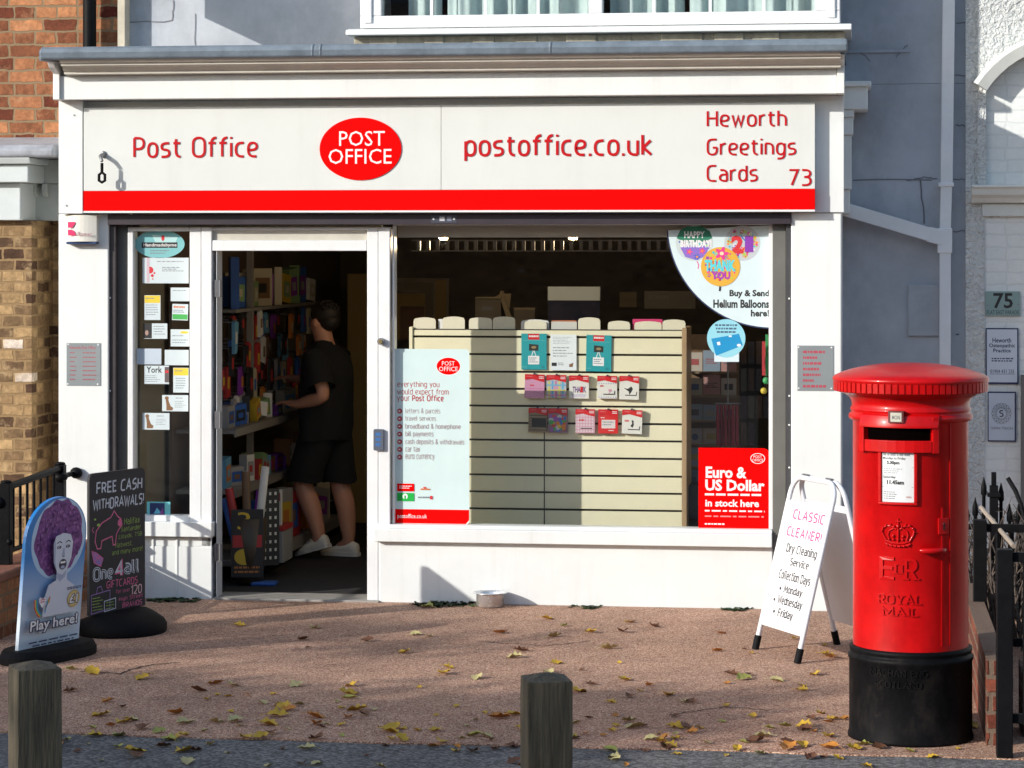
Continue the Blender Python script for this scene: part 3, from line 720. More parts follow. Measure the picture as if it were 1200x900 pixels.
w.build('stone_course', STONE, shop, bevel=.01)
# old console bracket behind the right pilaster
w = MB()
CY = .55
pb(w, 984, 95, 1021, 101, CY - .06, CY + .4); pb(w, 984, 101.3, 1017, 128, CY - .02, CY + .4); pb(w, 984, 128.3, 1001, 137, CY, CY + .4); pb(w, 984, 137.3, 1000, 158, CY + .02, CY + .4); pb(w, 984, 158.3, 998, 222, CY + .04, CY + .4); pb(w, 984, 222.3, 996, 250, CY + .06, CY + .4)
w.build('console_bracket', WHITE, shop, bevel=.006)

# ------------------------------------------------------------------ downpipes
PYW = C('plastic_pipe_white', (.80, .82, .83), .35, var=.06)
r = .036
pipe = empty('drainpipe', (XF(1111, WALLY - .06), WALLY - .06, 0), 'white square drainpipe with sloping branch on the grey side wall', 'drainpipe')
w = MB(); PYc = WALLY - .10
def sq(mb, pts, r, m=None): mb.tube(pts, r * 1.414, m, 4, smooth=False)
p0 = at(1112.5, -60, PYc); p1 = at(1109, 215, PYc); p2 = at(1107.5, 268, PYc); p3 = at(1107, 760, PYc)
sq(w, [p0, p1], r); sq(w, [p1 + Vector((0, 0, .0)), p2, p3], r * .93)
w.build('pipe', PYW, pipe, bevel=.004)
w = MB(); c = at(1108.5, 216.5, PYc); w.box(c.x - .046, c.x + .046, PYc - .045, PYc + .1, c.z - .012, c.z + .012); w.build('pipe_collar', PYW, pipe, bevel=.003)
w = MB(); a = at(986, 244, PYc); b = at(1093, 276, PYc); sq(w, [a, b], .041)
c = at(1107, 279, PYc); w.build('branch_pipe', PYW, pipe, bevel=.004)
w = MB(); sq(w, [at(1088, 274.6, PYc), c], .046); w.box(c.x - .043, c.x + .043, PYc - .043, PYc + .043, c.z - .09, c.z + .06); w.build('pipe_junction', PYW, pipe, bevel=.004)

# ------------------------------------------------------------------ brick house on the left
BW = .85
lh = empty('brick_house', (-3.2, BW, 0), 'red brick house with small painted cornice left of the shop', 'house')
w = MB(); w.box(-7, XF(137.6, BW), BW, BW + .3, 2.2, 6.6); w.build('wall', BRICK, lh)
w = MB(); xc = XF(37, .12)
w.box(-7, xc, .12, .7, 0, 2.262); w.build('bay_wall', BRICK2, lh)
w = MB(); w.box(xc - .3, XL - .012, .54, .7, 0, 2.262); w.build('return_wall', BRICK2, lh)
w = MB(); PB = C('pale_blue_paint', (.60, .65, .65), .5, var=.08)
xe = XF(24, .06)
w.box(-7, xe, .06, BW, 2.264, 2.49); w.box(-7, XF(33, -.0), -.0, BW, 2.492, 2.60)
w.prism([(-.03, 2.602), (BW, 2.602), (BW, 2.64), (-.05, 2.64)], 'x', -7, XF(36, -.03))
w.build('bay_fascia', PB, lh, bevel=.006)
w = MB(); SB = C('pale_blue_paint_shaded', (.45, .48, .46), .6, var=.1)  # same blue paint made darker: the return's shade is in the colour
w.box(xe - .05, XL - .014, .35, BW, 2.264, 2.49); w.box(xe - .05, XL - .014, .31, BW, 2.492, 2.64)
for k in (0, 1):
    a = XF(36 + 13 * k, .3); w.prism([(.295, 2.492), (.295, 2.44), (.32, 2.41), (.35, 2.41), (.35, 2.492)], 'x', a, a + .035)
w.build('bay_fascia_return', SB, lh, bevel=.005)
w = MB(); w.prism([(-.06, 2.65), (-.06, 2.69), (-.02, 2.715), (BW, 2.80), (BW, 2.642), (-.05, 2.642)], 'x', -7, XL - .01)
w.build('lead_roof', C('lead_grey', (.36, .38, .42), .55, var=.3, vscale=9, bump=.3, bscale=20), lh, bevel=.012)
bp = MB(); p = at(105, 0, BW - .09); bp.tube([(p.x, BW - .09, 6.5), (p.x, BW - .09, 2.85)], .042, n=14)
bp.build('black_downpipe', BLACK, None, label='round black downpipe against red brick above the shop cornice', cat='drainpipe')

# ------------------------------------------------------------------ white house on the right (number 75)
rh = empty('white_brick_house', (3.4, .9, 0), 'white painted brick house number 75 with roughcast edge and arched recess', 'house')
HY = .9
xs = XF(1131, HY) + .003
w = MB(); w.box(xs, XF(1154, HY), HY, HY + .3, 0, 6.6)
e = []
w.build('roughcast_strip', ROUGHCAST, rh)
w = MB(); w.box(XF(1151, HY) , 9, HY + .012, HY + .3, 0, 6.6)
w.build('wall', BRICKW, rh)
# roughcast upper wall with arched opening cut out
acx, acz, ar = at(1252, 172, HY).x, at(1252, 172, HY).z, .60
xj = XF(1156, HY)
pts = []
xo0 = XF(1150, HY); ztop = 6.6
for k in range(25):
    an = radians(145) - radians(55) * k / 24
    pts.append((acx + ar * cos(an) * 1.0, acz + .02 + ar * sin(an)))
ledz = at(1170, 217, HY).z
poly = [(xs, ztop), (xs, ledz), (pts[0][0], ledz)] + pts + [(acx, ztop)]
w = MB(); w.prism([(xs + .07, ztop), (xs + .07, ledz), (pts[0][0], ledz)] + pts + [(acx, ztop)], 'y', HY - .03, HY + .008)
w.prism([(acx + .001, ztop)] + [(2 * acx - a, b) for a, b in pts[::-1]] + [(2 * acx - pts[0][0], ledz), (9, ledz), (9, ztop)], 'y', HY - .03, HY + .008)
w.build('roughcast_wall', ROUGHCAST, rh)
w = MB(); TR = C('painted_trim', (.68, .70, .66), .5, var=.1)
hood = []
for k in range(21):
    an = radians(147) - radians(130) * k / 20
    hood.append((acx + (ar + .0) * cos(an), HY - .06, acz + .02 + (ar + .0) * sin(an)))
vs = []; fs = []
for (x, y, z) in hood:
    d = Vector((x - acx, 0, z - acz - .02)).normalized()
    q = Vector((x, 0, z))
    for dr, yy in ((-.015, HY + .0), (-.015, HY - .11), (.05, HY - .13), (.075, HY - .10), (.08, HY - .02)):
        v = q + d * dr; vs.append((v.x, yy, v.z))
for i in range(20):
    for j in range(4): fs.append((i * 5 + j, i * 5 + j + 1, i * 5 + j + 6, i * 5 + j + 5))
fs += [(0, 1, 2, 3, 4), (100, 101, 102, 103, 104)]
w.add(vs, fs, TR); w.build('arch_hood', TR, rh)
w = MB(); z = ledz
w.prism([(HY - .12, z), (HY - .125, z - .012), (HY - .11, z - .025), (HY - .10, z - .06), (HY - .07, z - .08), (HY - .055, z - .105), (HY - .02, z - .11), (HY + .01, z - .11), (HY + .01, z)], 'x', XF(1138, HY), 9); w.build('ledge', TR, rh)
w = MB(); w.box(XF(1151, HY), 9, HY - .02, HY + .01, z - .19, z - .112); w.build('band_course', TR, rh, bevel=.006)
w = MB(); crack(w, [(1152, 252), (1165, 254), (1180, 251), (1200, 253)], 1.4, HY - .001, 31); w.build('crack', CRACK, rh)
w = MB(); pb(w, 1197, 440, 1240, 720, HY - .06, HY); w.build('porch_reveal', C('dark_reveal', (.03, .03, .035), .7), rh)

# a projecting sign just above the picture: its shadow falls on the render beside the bay
p = at(243, 21, WALLY); t_ = (WALLY - .60) / SUNDIR.y; p = p - SUNDIR * t_
ps = empty('projecting_sign', (p.x, WALLY, p.z), 'white sign board projecting from the wall above the shop', 'sign')
w = MB(); w.box(p.x - .02, p.x + .02, -.25, .60, p.z, p.z + .75); w.build('board', WHITE, ps, bevel=.004)
w = MB(); w.tube([(p.x, WALLY, p.z + .6), (p.x, .58, p.z + .6)], .015); w.build('bracket', BLACK, ps)
# ------------------------------------------------------------------ shop sign
SY = -.082
sgn = empty('shop_sign', (XF(527, SY), SY, 2.31), 'long white shop sign with red stripe and red lettering over the whole front', 'shop sign')
xl, xm_, xr = XF(98, SY), XF(517, SY), XF(955, SY)
for a, b in ((xl, xm_ - .0012), (xm_ + .0012, xr)):
    w = MB(); w.box(a, b, SY, -.016, 2.437, 2.932); w.build('sign_panel', PANEL, sgn, bevel=.0015)
w = MB(); w.box(xl, xr, SY - .003, -.016, 2.318, 2.436); w.build('red_stripe', SIGNRED, sgn, bevel=.0015)
w = MB(); w.box(xl, xr, SY - .005, -.016, 2.306, 2.317); w.build('bottom_trim', WHITE2, sgn)
def letters(t, x0, y0, x1, y1, name='lettering', m=LETRED, wt=.13, Y=None, **k):
    mb = MB(); P = fpanel(mb, x0, y0, x1, y1, SY - .004 if Y is None else Y)
    P.stroke(t, x0, y0, x1, y1, m, wt, zk=.02, thick=.15, **k); return mb.build(name, m, sgn)
letters('Post Office', 156, 160, 302, 185)
letters('postoffice.co.uk', 544, 157, 764, 188, wt=.14)
letters('Heworth', 828, 130, 922, 150, wt=.13)
letters('Greetings', 828, 162, 933, 187, wt=.13)
letters('Cards', 828, 193, 888, 213, wt=.13)
letters('73', 925, 198, 951, 218, wt=.13)
w = MB(); c = at(422.5, 174.5, SY); rx, rz = 48.5 / 198.5, 36.5 / 198.5
w.prism([(c.x + rx * cos(2 * pi * k / 64), c.z + rz * sin(2 * pi * k / 64)) for k in range(64)], 'y', SY - .006, SY + .002)
lg = w.build('oval_logo', SIGNRED, sgn)
w = MB(); P = fpanel(w, 376, 140, 470, 210, SY - .0065)
P.text('POST', 397.5, 153.5, 451, 171, WHITEINK); w.build('lettering', WHITEINK, lg); w = MB(); P = fpanel(w, 376, 140, 470, 210, SY - .0065); P.text('OFFICE', 385, 174.5, 459, 192, WHITEINK)
w.build('lettering', WHITEINK, lg)
w = MB()
for (a, b) in ((123, 129), (955, 128)): p = at(a, b, SY - .001); w.tube([(p.x, SY, p.z), (p.x, SY - .004, p.z)], .006, DULLSTEEL)
# bracket with a hanging eye, fixed through the sign
br = empty('sign_hook', at(121, 180, SY), 'small dark iron hook sticking out of the white sign at its left end', 'hook')
w = MB(); p = at(121.5, 181, SY); p2 = at(119.5, 189, SY - .075)
w.tube([p, p + Vector((-.002, -.06, -.012)), p2], [.014, .012, .010]); w.ball(p + Vector((0, -.006, 0)), (.018, .008, .022)); w.build('arm', DULLSTEEL, br)
w = MB(); q = p2 + Vector((0, 0, -.01)); w.tube([q, q + Vector((0, 0, -.055))], .009)
w.tube([q + Vector((dx, 0, dz)) for dx, dz in ((0, -.055), (-.018, -.07), (-.018, -.105), (0, -.115), (.018, -.105), (.018, -.07))], .009, closed=True); w.build('hanging_eye', BLACKP, br)

# alarm box
al = empty('alarm_box', at(94, 287, 0), 'white burglar alarm box with pink emblem on the left pilaster', 'alarm box')
w = MB(); x0, x1 = XF(76, -.06), XF(112.5, -.06); z1, z0 = at(94, 252, -.06).z, at(94, 283, -.06).z
for k in range(8):
    a = x0 + (x1 - x0) * k / 8; b = x0 + (x1 - x0) * (k + 1) / 8
    ya = -.05 - .022 * sin(pi * k / 8); yb = -.05 - .022 * sin(pi * (k + 1) / 8)
    w.add([(a, ya, z0), (b, yb, z0), (b, yb, z1), (a, ya, z1)], [(0, 1, 2, 3)], None, True)
    w.add([(a, 0, z1), (b, 0, z1), (b, yb, z1), (a, ya, z1), (a, 0, z0), (b, 0, z0), (b, yb, z0), (a, ya, z0)], [(0, 1, 2, 3), (7, 6, 5, 4)])
w.add([(x0, 0, z0), (x0, -.05, z0), (x0, -.05, z1), (x0, 0, z1), (x1, 0, z0), (x1, -.05, z0), (x1, -.05, z1), (x1, 0, z1)], [(0, 1, 2, 3), (7, 6, 5, 4)])
w.build('housing', C('alarm_white', (.76, .74, .66), .4), al)
w = MB(); w.box(x0 + .006, x1, -.055, 0, z0 - .016, z0 - .001); w.build('blue_base', C('alarm_blue', (.03, .06, .16), .4), al, bevel=.004)
w = MB(); P = fpanel(w, 76, 252, 112, 283, -.075); PK = C('alarm_pink', (.70, .03, .14), .5)
P.poly([(79.5, 260), (88, 260), (88, 262), (86, 265), (84, 267), (79.5, 267)], PK); P.poly([(79.5, 269), (84, 269), (87, 271), (89.5, 276), (79.5, 276)], PK)
w.build('emblem', PK, al); w = MB(); P = fpanel(w, 76, 252, 112, 283, -.0755)
P.text('Romec', 91, 271.5, 108, 276.8, C('alarm_grey', (.35, .16, .2)))
w.build('lettering', PK, al)

def notice(name, label, cat, x0, y0, x1, y1, Y, m, draw, t=.002, rad=0, group=None, tilt=0, corners=(1, 1, 1, 1)):
    mb = MB(); P = fpanel(mb, x0, y0, x1, y1, Y, tilt); P.base(m, t, rad, corners)
    if draw: draw(P)
    return mb.build(name, m, None, label=label, cat=cat, group=group)

# grey plaques on the pilasters
PLG = C('plaque_grey', (.30, .335, .345), .38, var=.06, metal=.3); PLR = C('plaque_red', (.45, .06, .09), .5)
def d(P):
    P.text('Heworth Post Office', 81.5, 405.5, 112, 409, PLR, .01)
    for i in range(7):
        P.scrib(82, 413 + i * 5.2, 90, 415.2 + i * 5.2, PLR, 1, i); P.scrib(97, 413 + i * 5.2, 113, 415.2 + i * 5.2, PLR, 1, i + 9, ragged=.1)
    for u, v in ((80, 403.5), (115, 404), (79.5, 450), (114.5, 450)): P.ell(u, v, 1, 1, WHITEINK, 8)
notice('plaque', 'grey metal plaque listing opening hours in red on the left pilaster', 'plaque', 78, 402, 118, 452, -.003, PLG, d, .006)
def d(P):
    for i, e in enumerate((968, 958, 964, 960, 962, 954, 969)): P.scrib(941, 411 + i * 6.7, e, 417.5 + i * 6.7, PLR, 1, i + 40, ragged=.05)
    for u, v in ((935.8, 407), (974.3, 407.2), (936, 455), (974, 455)): P.ell(u, v, 1, 1, WHITEINK, 8)
notice('plaque', 'grey metal plaque with seven short red lines on the right pilaster', 'plaque', 934.5, 405, 977, 458, -.003, PLG, d, .006)

# ------------------------------------------------------------------ notices behind the narrow window
NY = .108
INK = C('print_grey', (.22, .24, .27), var=0); YEL = C('print_yellow', (.75, .55, .04), var=0); CARD = C('card_white', (.60, .68, .70), .6)
TEAL = C('sticker_teal', (.20, .50, .52), .5); RED = C('print_red', (.62, .03, .04), var=0); GRN = C('print_green', (.06, .40, .08), var=0)
w = MB(); c = at(187, 286, NY)
w.prism([(c.x + 30 / 195 * cos(2 * pi * k / 48), c.z + 16.5 / 195 * sin(2 * pi * k / 48)) for k in range(48)], 'y', NY, NY + .002, TEAL)
P = fpanel(w, 157, 270, 217, 302, NY); PT = C('sticker_pale', (.45, .70, .70), var=0)
P.poly([(178, 275), (208, 278), (206, 284), (182, 284)], PT); P.rect(166, 284, 208, 290.5, BLACKINK); P.text('Handmadebyme', 168, 285, 207, 290, WHITEINK, .01); P.scrib(176, 293, 200, 299, INK, 2, 4); P.ell(191, 279, 2, 3.4, RED)
w.build('window_sticker', TEAL, None, label='oval teal sticker with black band at the top of the narrow window', cat='sticker')
def d(P):
    P.scrib(184, 306, 218, 308, INK, 1, 3); P.scrib(190, 313, 216, 319, INK, 3, 5); P.ell(176, 316.5, 3.8, 4, RED); P.ell(181, 320, 1.2, 1.2, RED, 10); P.ell(178.5, 323, 1.8, 1.8, RED, 10); P.ell(179, 327, .9, .9, RED, 10); P.rect(172, 302, 175, 331, C('print_pink', (.6, .45, .5), var=0))
notice('notice_card', 'wide white notice card with red spots in the narrow window', 'notice', 167, 302, 221, 332, NY, CARD, d)
notice('notice_card', 'plain white notice card touching the frame below the red spotted one', 'notice', 200, 337, 222, 353, NY, CARD, lambda P: P.scrib(203, 340, 219, 342, INK, 1, 8))
def d(P): P.rect(169.5, 346.4, 187.6, 355, YEL); P.scrib(171, 349, 186, 351.5, INK, 1, 2); P.scrib(171, 357, 186, 371, INK, 5, 3, .3)
notice('notice_card', 'tall notice card with yellow heading on the left of the narrow window', 'notice', 169, 346, 188, 375, NY, CARD, d)
def d(P): P.rect(202, 368, 219.6, 374, GRN); P.scrib(203, 358.5, 217, 361, C('print_orange', (.65, .16, .04), var=0), 1, 1, .8); P.scrib(203, 363, 218, 367, INK, 2, 6)
notice('notice_card', 'small notice card with red heading and green bottom bar', 'notice', 201.5, 356, 220, 375, NY, CARD, d, tilt=-.03)
def d(P): P.rect(168, 379, 178, 396.5, BLACKINK); P.scrib(180, 382, 194, 394, INK, 4, 11, .3); P.ell(172, 390, 2, 3, C('print_skin', (.4, .25, .2), var=0))
notice('notice_card', 'notice card half dark photo and half white text', 'notice', 168, 379, 196, 397, NY, CARD, d)
def d(P): P.ell(216, 389.5, 5, 1.5, YEL); P.scrib(202, 393, 222, 396, INK, 1, 2, .3); P.scrib(202, 398, 222, 404, INK, 2, 4, .3)
notice('notice_card', 'white notice card with small yellow oval touching the window frame', 'notice', 200, 386, 222, 406, NY, CARD, d)
notice('notice_card', 'blank pale blue notice card above the one reading York', 'notice', 160, 408.5, 189, 427, NY, C('card_blue', (.50, .58, .66), .6), None)
notice('notice_card', 'blank white notice card beside the pale blue one', 'notice', 193, 410, 221, 428, NY, CARD, None)
def d(P): P.text('York', 171.5, 429.5, 190, 437, BLACKINK, .02); P.scrib(170, 440, 190, 449, INK, 4, 15, .3); P.rect(193, 430, 198, 448, C('print_dark', (.12, .09, .09), var=0)); P.rect(193.5, 434, 197.5, 437, RED)
notice('notice_card', 'notice card headed York in black letters', 'notice', 169, 428.5, 198, 450, NY, CARD, d)
def d(P): P.rect(203.4, 431.4, 220.6, 440, YEL); P.scrib(205, 434, 219, 436.5, INK, 1, 2); P.scrib(206, 443, 218, 457, INK, 5, 8, .3)
notice('notice_card', 'tall notice card with yellow heading to the right of the York card', 'notice', 203, 431, 221, 460, NY, CARD, d)
BRN = C('print_brown', (.22, .11, .05), var=0)
def dog(P, x, y):
    P.poly([(x, y), (x + 3, y - 1), (x + 4, y + 4), (x + 6, y + 9), (x + 9, y + 11), (x + 8, y + 14), (x + 1, y + 14), (x + 1, y + 8)], BRN); P.ell(x + 1.5, y - .5, 2.4, 2, BRN, 12)
def d(P): dog(P, 194, 467); P.scrib(206, 466, 218, 468, INK, 1, 2); P.scrib(205, 470, 218, 479, INK, 4, 5, .25)
notice('notice_card', 'notice card with a small brown dog drawing, upper of the two', 'notice', 190, 463, 220.5, 482, NY, CARD, d)
def d(P): dog(P, 171, 488); P.scrib(184, 487, 195, 489, INK, 1, 6); P.scrib(183, 491, 195, 499, INK, 4, 7, .25)
notice('notice_card', 'notice card with a small brown dog drawing, lower of the two', 'notice', 167, 484, 198.5, 503.5, NY, CARD, d)
def d(P): P.rect(175.5, 589.5, 193, 606.5, C('photo_navy', (.01, .03, .12), var=0)); P.poly([(180, 602), (184, 595), (190, 602)], C('photo_blue', (.12, .45, .6), var=0)); P.poly([(187, 602), (191, 594), (192, 604)], C('photo_violet', (.2, .05, .25), var=0))
notice('photo_card', 'dark blue photo in a turquoise card at the foot of the narrow window', 'card', 172, 588, 199.5, 608, NY, C('card_turquoise', (.16, .55, .58)), d)

# ------------------------------------------------------------------ stickers on the big window
GY = .108
POSTER = C('poster_mint', (.60, .74, .73), .45); PRED = C('poster_maroon', (.42, .05, .06), var=0); PGREY = C('poster_grey', (.40, .30, .31), var=0)
def d(P):
    P.poly([(459, 597), (549.8, 597), (549.8, 609), (546, 613.6), (462, 613.6), (459.2, 610)], SIGNRED)
    P.ell(525.5, 429, 14.5, 10.8, WHITEINK, 40); P.ell(525.5, 429, 13.8, 10, SIGNRED, 40)
    P.text('POST', 518, 423.2, 533, 428.2, WHITEINK); P.text('OFFICE', 514.5, 429.6, 536.5, 434.8, WHITEINK)
    P.stroke('everything you', 465.5, 447, 515, 455.5, PRED, .12, gap=.22); P.stroke('would expect from', 465.5, 455.5, 526, 464, PRED, .12, gap=.22)
    P.stroke('your', 465.5, 464.5, 480, 472, PRED, .12); P.stroke('Post Office', 483, 463, 520, 470.5, PRED, .2)
    for i, t in enumerate(('letters & parcels', 'travel services', 'broadband & homephone', 'bill payments', 'cash deposits & withdrawals', 'car tax', 'euro currency')):
        y = 482 + i * 9.0; P.ell(468.5, y, 3.0, 3.0, PRED, 16); P.ell(468.2, y, 1.3, .8, WHITEINK, 8)
        P.stroke(t, 475, y - 3.6, (516, 511, 540, 508, 544, 492, 509)[i], y + (3.8 if 'p' in t or 'y' in t else 2.6), PGREY, .12, gap=.22)
    P.rect(465.5, 567, 485.5, 576, SIGNRED); P.scrib(468, 569.5, 484, 574, WHITEINK, 2, 4); P.rect(465.5, 578, 485.5, 587.5, C('poster_green', (.0, .42, .05), var=0)); P.ell(475, 582, 3, 3.4, WHITEINK, 14); P.rect(474, 581, 476, 586, C('poster_green', (0, .4, .05)))
    P.ell(498, 571.5, 2, 1, RED, 8); P.rect(493, 572.5, 504, 574, C('print_orange', (.65, .2, .04))); P.scrib(490, 582, 503, 584, INK, 1, 2, .8, 0); P.rect(504, 581, 507, 585, RED)
    P.text('postoffice.co.uk', 466, 602.5, 500.5, 609, WHITEINK)
notice('window_poster', 'tall pale mint poster with a red foot listing services on the big window', 'poster', 459.4, 409, 550, 614, GY - .001, POSTER, d, .002, .022)
def d(P):
    P.lay = 2
    P.ell(888, 537, 8.6, 6.2, WHITEINK, 36); P.ell(888, 537, 7.8, 5.5, SIGNRED, 36); P.text('POST', 883, 533.4, 893, 536.6, WHITEINK); P.text('OFFICE', 881.5, 537.4, 894.5, 540.6, WHITEINK)
    P.text('Euro &', 827, 547, 875, 560.5, WHITEINK, .035); P.text('US Dollar', 826.5, 562, 896, 575.5, WHITEINK, .035)
    P.scrib(826, 578.5, 892, 582.5, WHITEINK, 1, 5, .6, 0); P.text('in stock here', 826.5, 585.5, 889.5, 594, WHITEINK, .03)
    P.scrib(826, 598, 896, 601.5, WHITEINK, 1, 7, .5, 0); P.scrib(826, 604.5, 895, 607.5, C('print_rose', (.75, .25, .25)), 1, 9, .5, 0); P.scrib(826, 613.5, 849, 616.2, WHITEINK, 1, 10, .6, 0)
notice('window_poster', 'square red poster about euro and dollar cash in the window corner', 'poster', 818.5, 525, 901, 619, GY - .001, SIGNRED, d, .002, .03, corners=(0, 0, 1, 0))
# quarter round balloon sticker
w = MB(); P = fpanel(w, 781, 264, 903.5, 386, GY - .001); P.step = .00001; NAVY = C('sticker_navy', (.02, .03, .09)); SKY = C('sticker_sky', (.63, .75, .77), .45)
arc = [(781 + 2.0 * 0, 264)] + [(903.5 - 122.5 * cos(t * pi / 2 / 24) ** 1.0 * 1.0, 264 + 122 * sin(t * pi / 2 / 24)) for t in range(25)]
def arcp(k, dx): return [(903.5 - (122.5 - dx) * cos(t * pi / 48), 262 + (123 - dx) * sin(t * pi / 48)) for t in range(25)]
z = -.002
P.w, P.h = P.w, P.h
w.prism([(P.X(u), P.Yv(v)) for u, v in [(903.5, 264.0)] + [q for q in arcp(0, 0) if q[1] > 264.0]], 'z', -.003, -.001, NAVY, P.fn)
P.poly([(903.4, 264.2)] + [q for q in arcp(0, 1.6) if q[1] > 264.2], SKY)
P.text('Buy & Send', 855, 339.5, 901.5, 349.5, BLACKINK, .042); P.text('Helium Balloons', 836, 351, 901.5, 361, BLACKINK, .042); P.text('here!', 880, 362.5, 901.5, 371, BLACKINK, .042)
cc = lambda n, c: C('balloon_' + n, c, .4, var=0)
PINK, ORG, TUR, VIO, BLU, LIM, WHT = cc('pink', (.75, .05, .28)), cc('orange', (.85, .28, .03)), cc('turq', (.05, .50, .60)), cc('violet', (.25, .05, .42)), cc('blue', (.06, .13, .5)), cc('lime', (.45, .62, .08)), WHITEINK
rn = random.Random(4)
def flower(x, y, r, c): P.poly([(x + r * (.72 + .28 * cos(5 * k * pi / 15)) * cos(k * pi / 15), y + r * (.72 + .28 * cos(5 * k * pi / 15)) * sin(k * pi / 15)) for k in range(30)], c)
def balloon(cx, cy, rx, ry, base, cols, n, seed):
    rn = random.Random(seed); P.ell(cx, cy, rx, ry, base, 40)
    for i in range(n):
        a = rn.uniform(0, 2 * pi); q = rn.uniform(.1, .86) ** .6; x = cx + q * rx * cos(a) * .9; y = cy + q * ry * sin(a) * .9; c = rn.choice(cols); s = rn.uniform(.5, 2.2)
        if s > 1.6:
            flower(x, y, 2.6, c)
            P.ell(x, y, 1, 1, rn.choice(cols), 8)
        else: P.ell(x, y, s, s, c, 10)
balloon(814, 285, 22, 21, cc('pale', (.55, .62, .62)), (PINK, VIO, TUR, LIM, BLU, ORG), 46, 1)
P.poly([(793, 279), (797, 270), (806, 265), (822, 265), (832, 271), (835, 279), (826, 283), (802, 284)], cc('green', (.03, .20, .12))); P.poly([(797, 289), (831, 289), (827, 300), (816, 305), (803, 301)], cc('mauve', (.25, .16, .55)))
for x, y, c in ((808, 295, PINK), (817, 301, BLU), (823, 294, PINK)):
    flower(x, y, 4.0, c)
    P.ell(x, y, 1.4, 1.4, ORG, 8)
P.text('HAPPY', 802, 271, 826, 279, WHT, .03); P.text('BIRTHDAY!', 797.5, 281, 834, 290, WHT, .04)
P.line([(817, 306), (819, 311), (818, 315)], 1, PINK)
balloon(870, 285, 21, 20.5, cc('silver', (.52, .55, .58)), (PINK, VIO, TUR, LIM, ORG, WHT, RED), 90, 2)
P.text('2', 857, 276, 871.5, 297, RED, .05); P.text('1', 873, 277, 883, 295.5, VIO, .06); P.line([(868, 276), (874, 283)], 1.2, BLU)
balloon(844.5, 312.5, 23, 23, cc('amber', (.72, .40, .05)), (PINK, ORG, TUR, VIO, LIM, BLU, RED), 60, 3)
flower(846, 297, 8.5, PINK)
P.ell(846, 297, 2.4, 2.2, cc('cream', (.8, .7, .4)), 10)
P.text('THANK', 826, 304.5, 862, 318, cc('aqua', (.10, .62, .70)), .05); P.text('YOU', 833.5, 318, 856, 327.5, cc('purple', (.40, .05, .40)), .06)
P.line([(844, 335.5), (843.5, 341)], 2, BLACKINK)
w.build('window_sticker', SKY, None, label='quarter round pale blue sticker with three party balloons in the window corner', cat='sticker')
# round card sticker
w = MB(); P = fpanel(w, 829, 373, 874, 425, GY - .001)
def circ(cx, cy, r): return [(cx + r * cos(2 * pi * k / 40), cy + r * sin(2 * pi * k / 40)) for k in range(40)]
w.prism([(P.X(u), P.Yv(v)) for u, v in ((837, 405), (866, 405), (866, 424), (837, 424))], 'z', -.003, -.0005, C('sticker_white', (.62, .74, .78)), P.fn)
CY2 = C('sticker_cyan', (.28, .62, .72), .45)
w.prism([(P.X(u), P.Yv(v)) for u, v in circ(851, 396.5, 22.5)], 'z', -.003, 0, CY2, P.fn)
for i in range(3): P.scrib(838 + i, 380 + i * 4, 864 - i, 383 + i * 4, C('sticker_ink', (.06, .12, .2)), 1, 3 + i, .7, 0)
P.poly([(833.5, 397), (866, 391), (870.5, 404.5), (839, 417)], C('bank_card_blue', (.02, .28, .55), .35)); P.poly([(840, 401), (843.5, 400.4), (844.5, 404), (841, 404.8)], WHITEINK); P.ell(866, 404.5, 2.6, 1.7, WHITEINK, 10); P.rect(854, 393, 857.5, 395, C('sticker_white', (.6, .7, .75)))
w.build('window_sticker', CY2, None, label='round blue sticker showing a bank card under the balloon sticker', cat='sticker')

# plaques of number 75
HYp = HY - .004
def d(P): P.text('75', 1164, 343.5, 1187, 361.5, BLACKINK, .02); P.text('FLAT EAST PARADE', 1156.5, 363.5, 1194, 368.5, C('plate_dark', (.04, .08, .08)), .01); P.ell(1157, 358, 1.2, 1.2, INK, 8); P.ell(1193, 357, 1.2, 1.2, INK, 8)
notice('number_plate', 'greenish glass house number plate reading 75', 'number plate', 1154.5, 341.5, 1195.5, 370, HYp, C('plate_green', (.27, .38, .36), .25), d, .008)
SNAVY = C('sign_navy', (.015, .025, .09), var=0); SPALE = C('sign_pale', (.62, .67, .74), .4)
def d(P):
    P.rect(1156.5, 386, 1192, 448, SPALE); P.text('Heworth', 1163, 396, 1185, 401.5, SNAVY, .02); P.text('Osteopathic', 1159, 402.5, 1189.5, 408.5, SNAVY, .02); P.text('Practice', 1164, 408.5, 1184.5, 413, SNAVY, .02)
    P.scrib(1162, 419.5, 1188, 425, SNAVY, 2, 4, .5, .1); P.text('01904 431 235', 1160.5, 433, 1188.5, 437.5, SNAVY, 0); P.line([(1160, 438.4), (1189, 438.4)], .4, SNAVY)
notice('wall_sign', 'upper pale blue framed wall sign with navy lettering under the number plate', 'sign', 1155.5, 384.5, 1193.5, 450, HYp, SNAVY, d, .008)
SG = C('sign_pale_grey', (.55, .60, .68), .4)
def d(P):
    P.rect(1158.6, 460.6, 1189, 516, SG)
    for k in range(16):
        a = k * pi / 8; cx, cy = 1173.5 + 8.6 * cos(a), 484.5 + 9.2 * sin(a)
        P.line([(cx + 3.0 * cos(a + q * pi / 4), cy + 3.0 * sin(a + q * pi / 4)) for q in range(8)], .55, INK, True)
        P.ell(1173.5 + 10.6 * cos(a + .2), 484.5 + 11.2 * sin(a + .2), .7, .7, INK, 6)
    P.stroke('S', 1171, 480.5, 1176, 488.5, BLACKINK, .16); P.stroke('SKIN TECH', 1161.5, 500, 1186.5, 503.5, INK, .12)
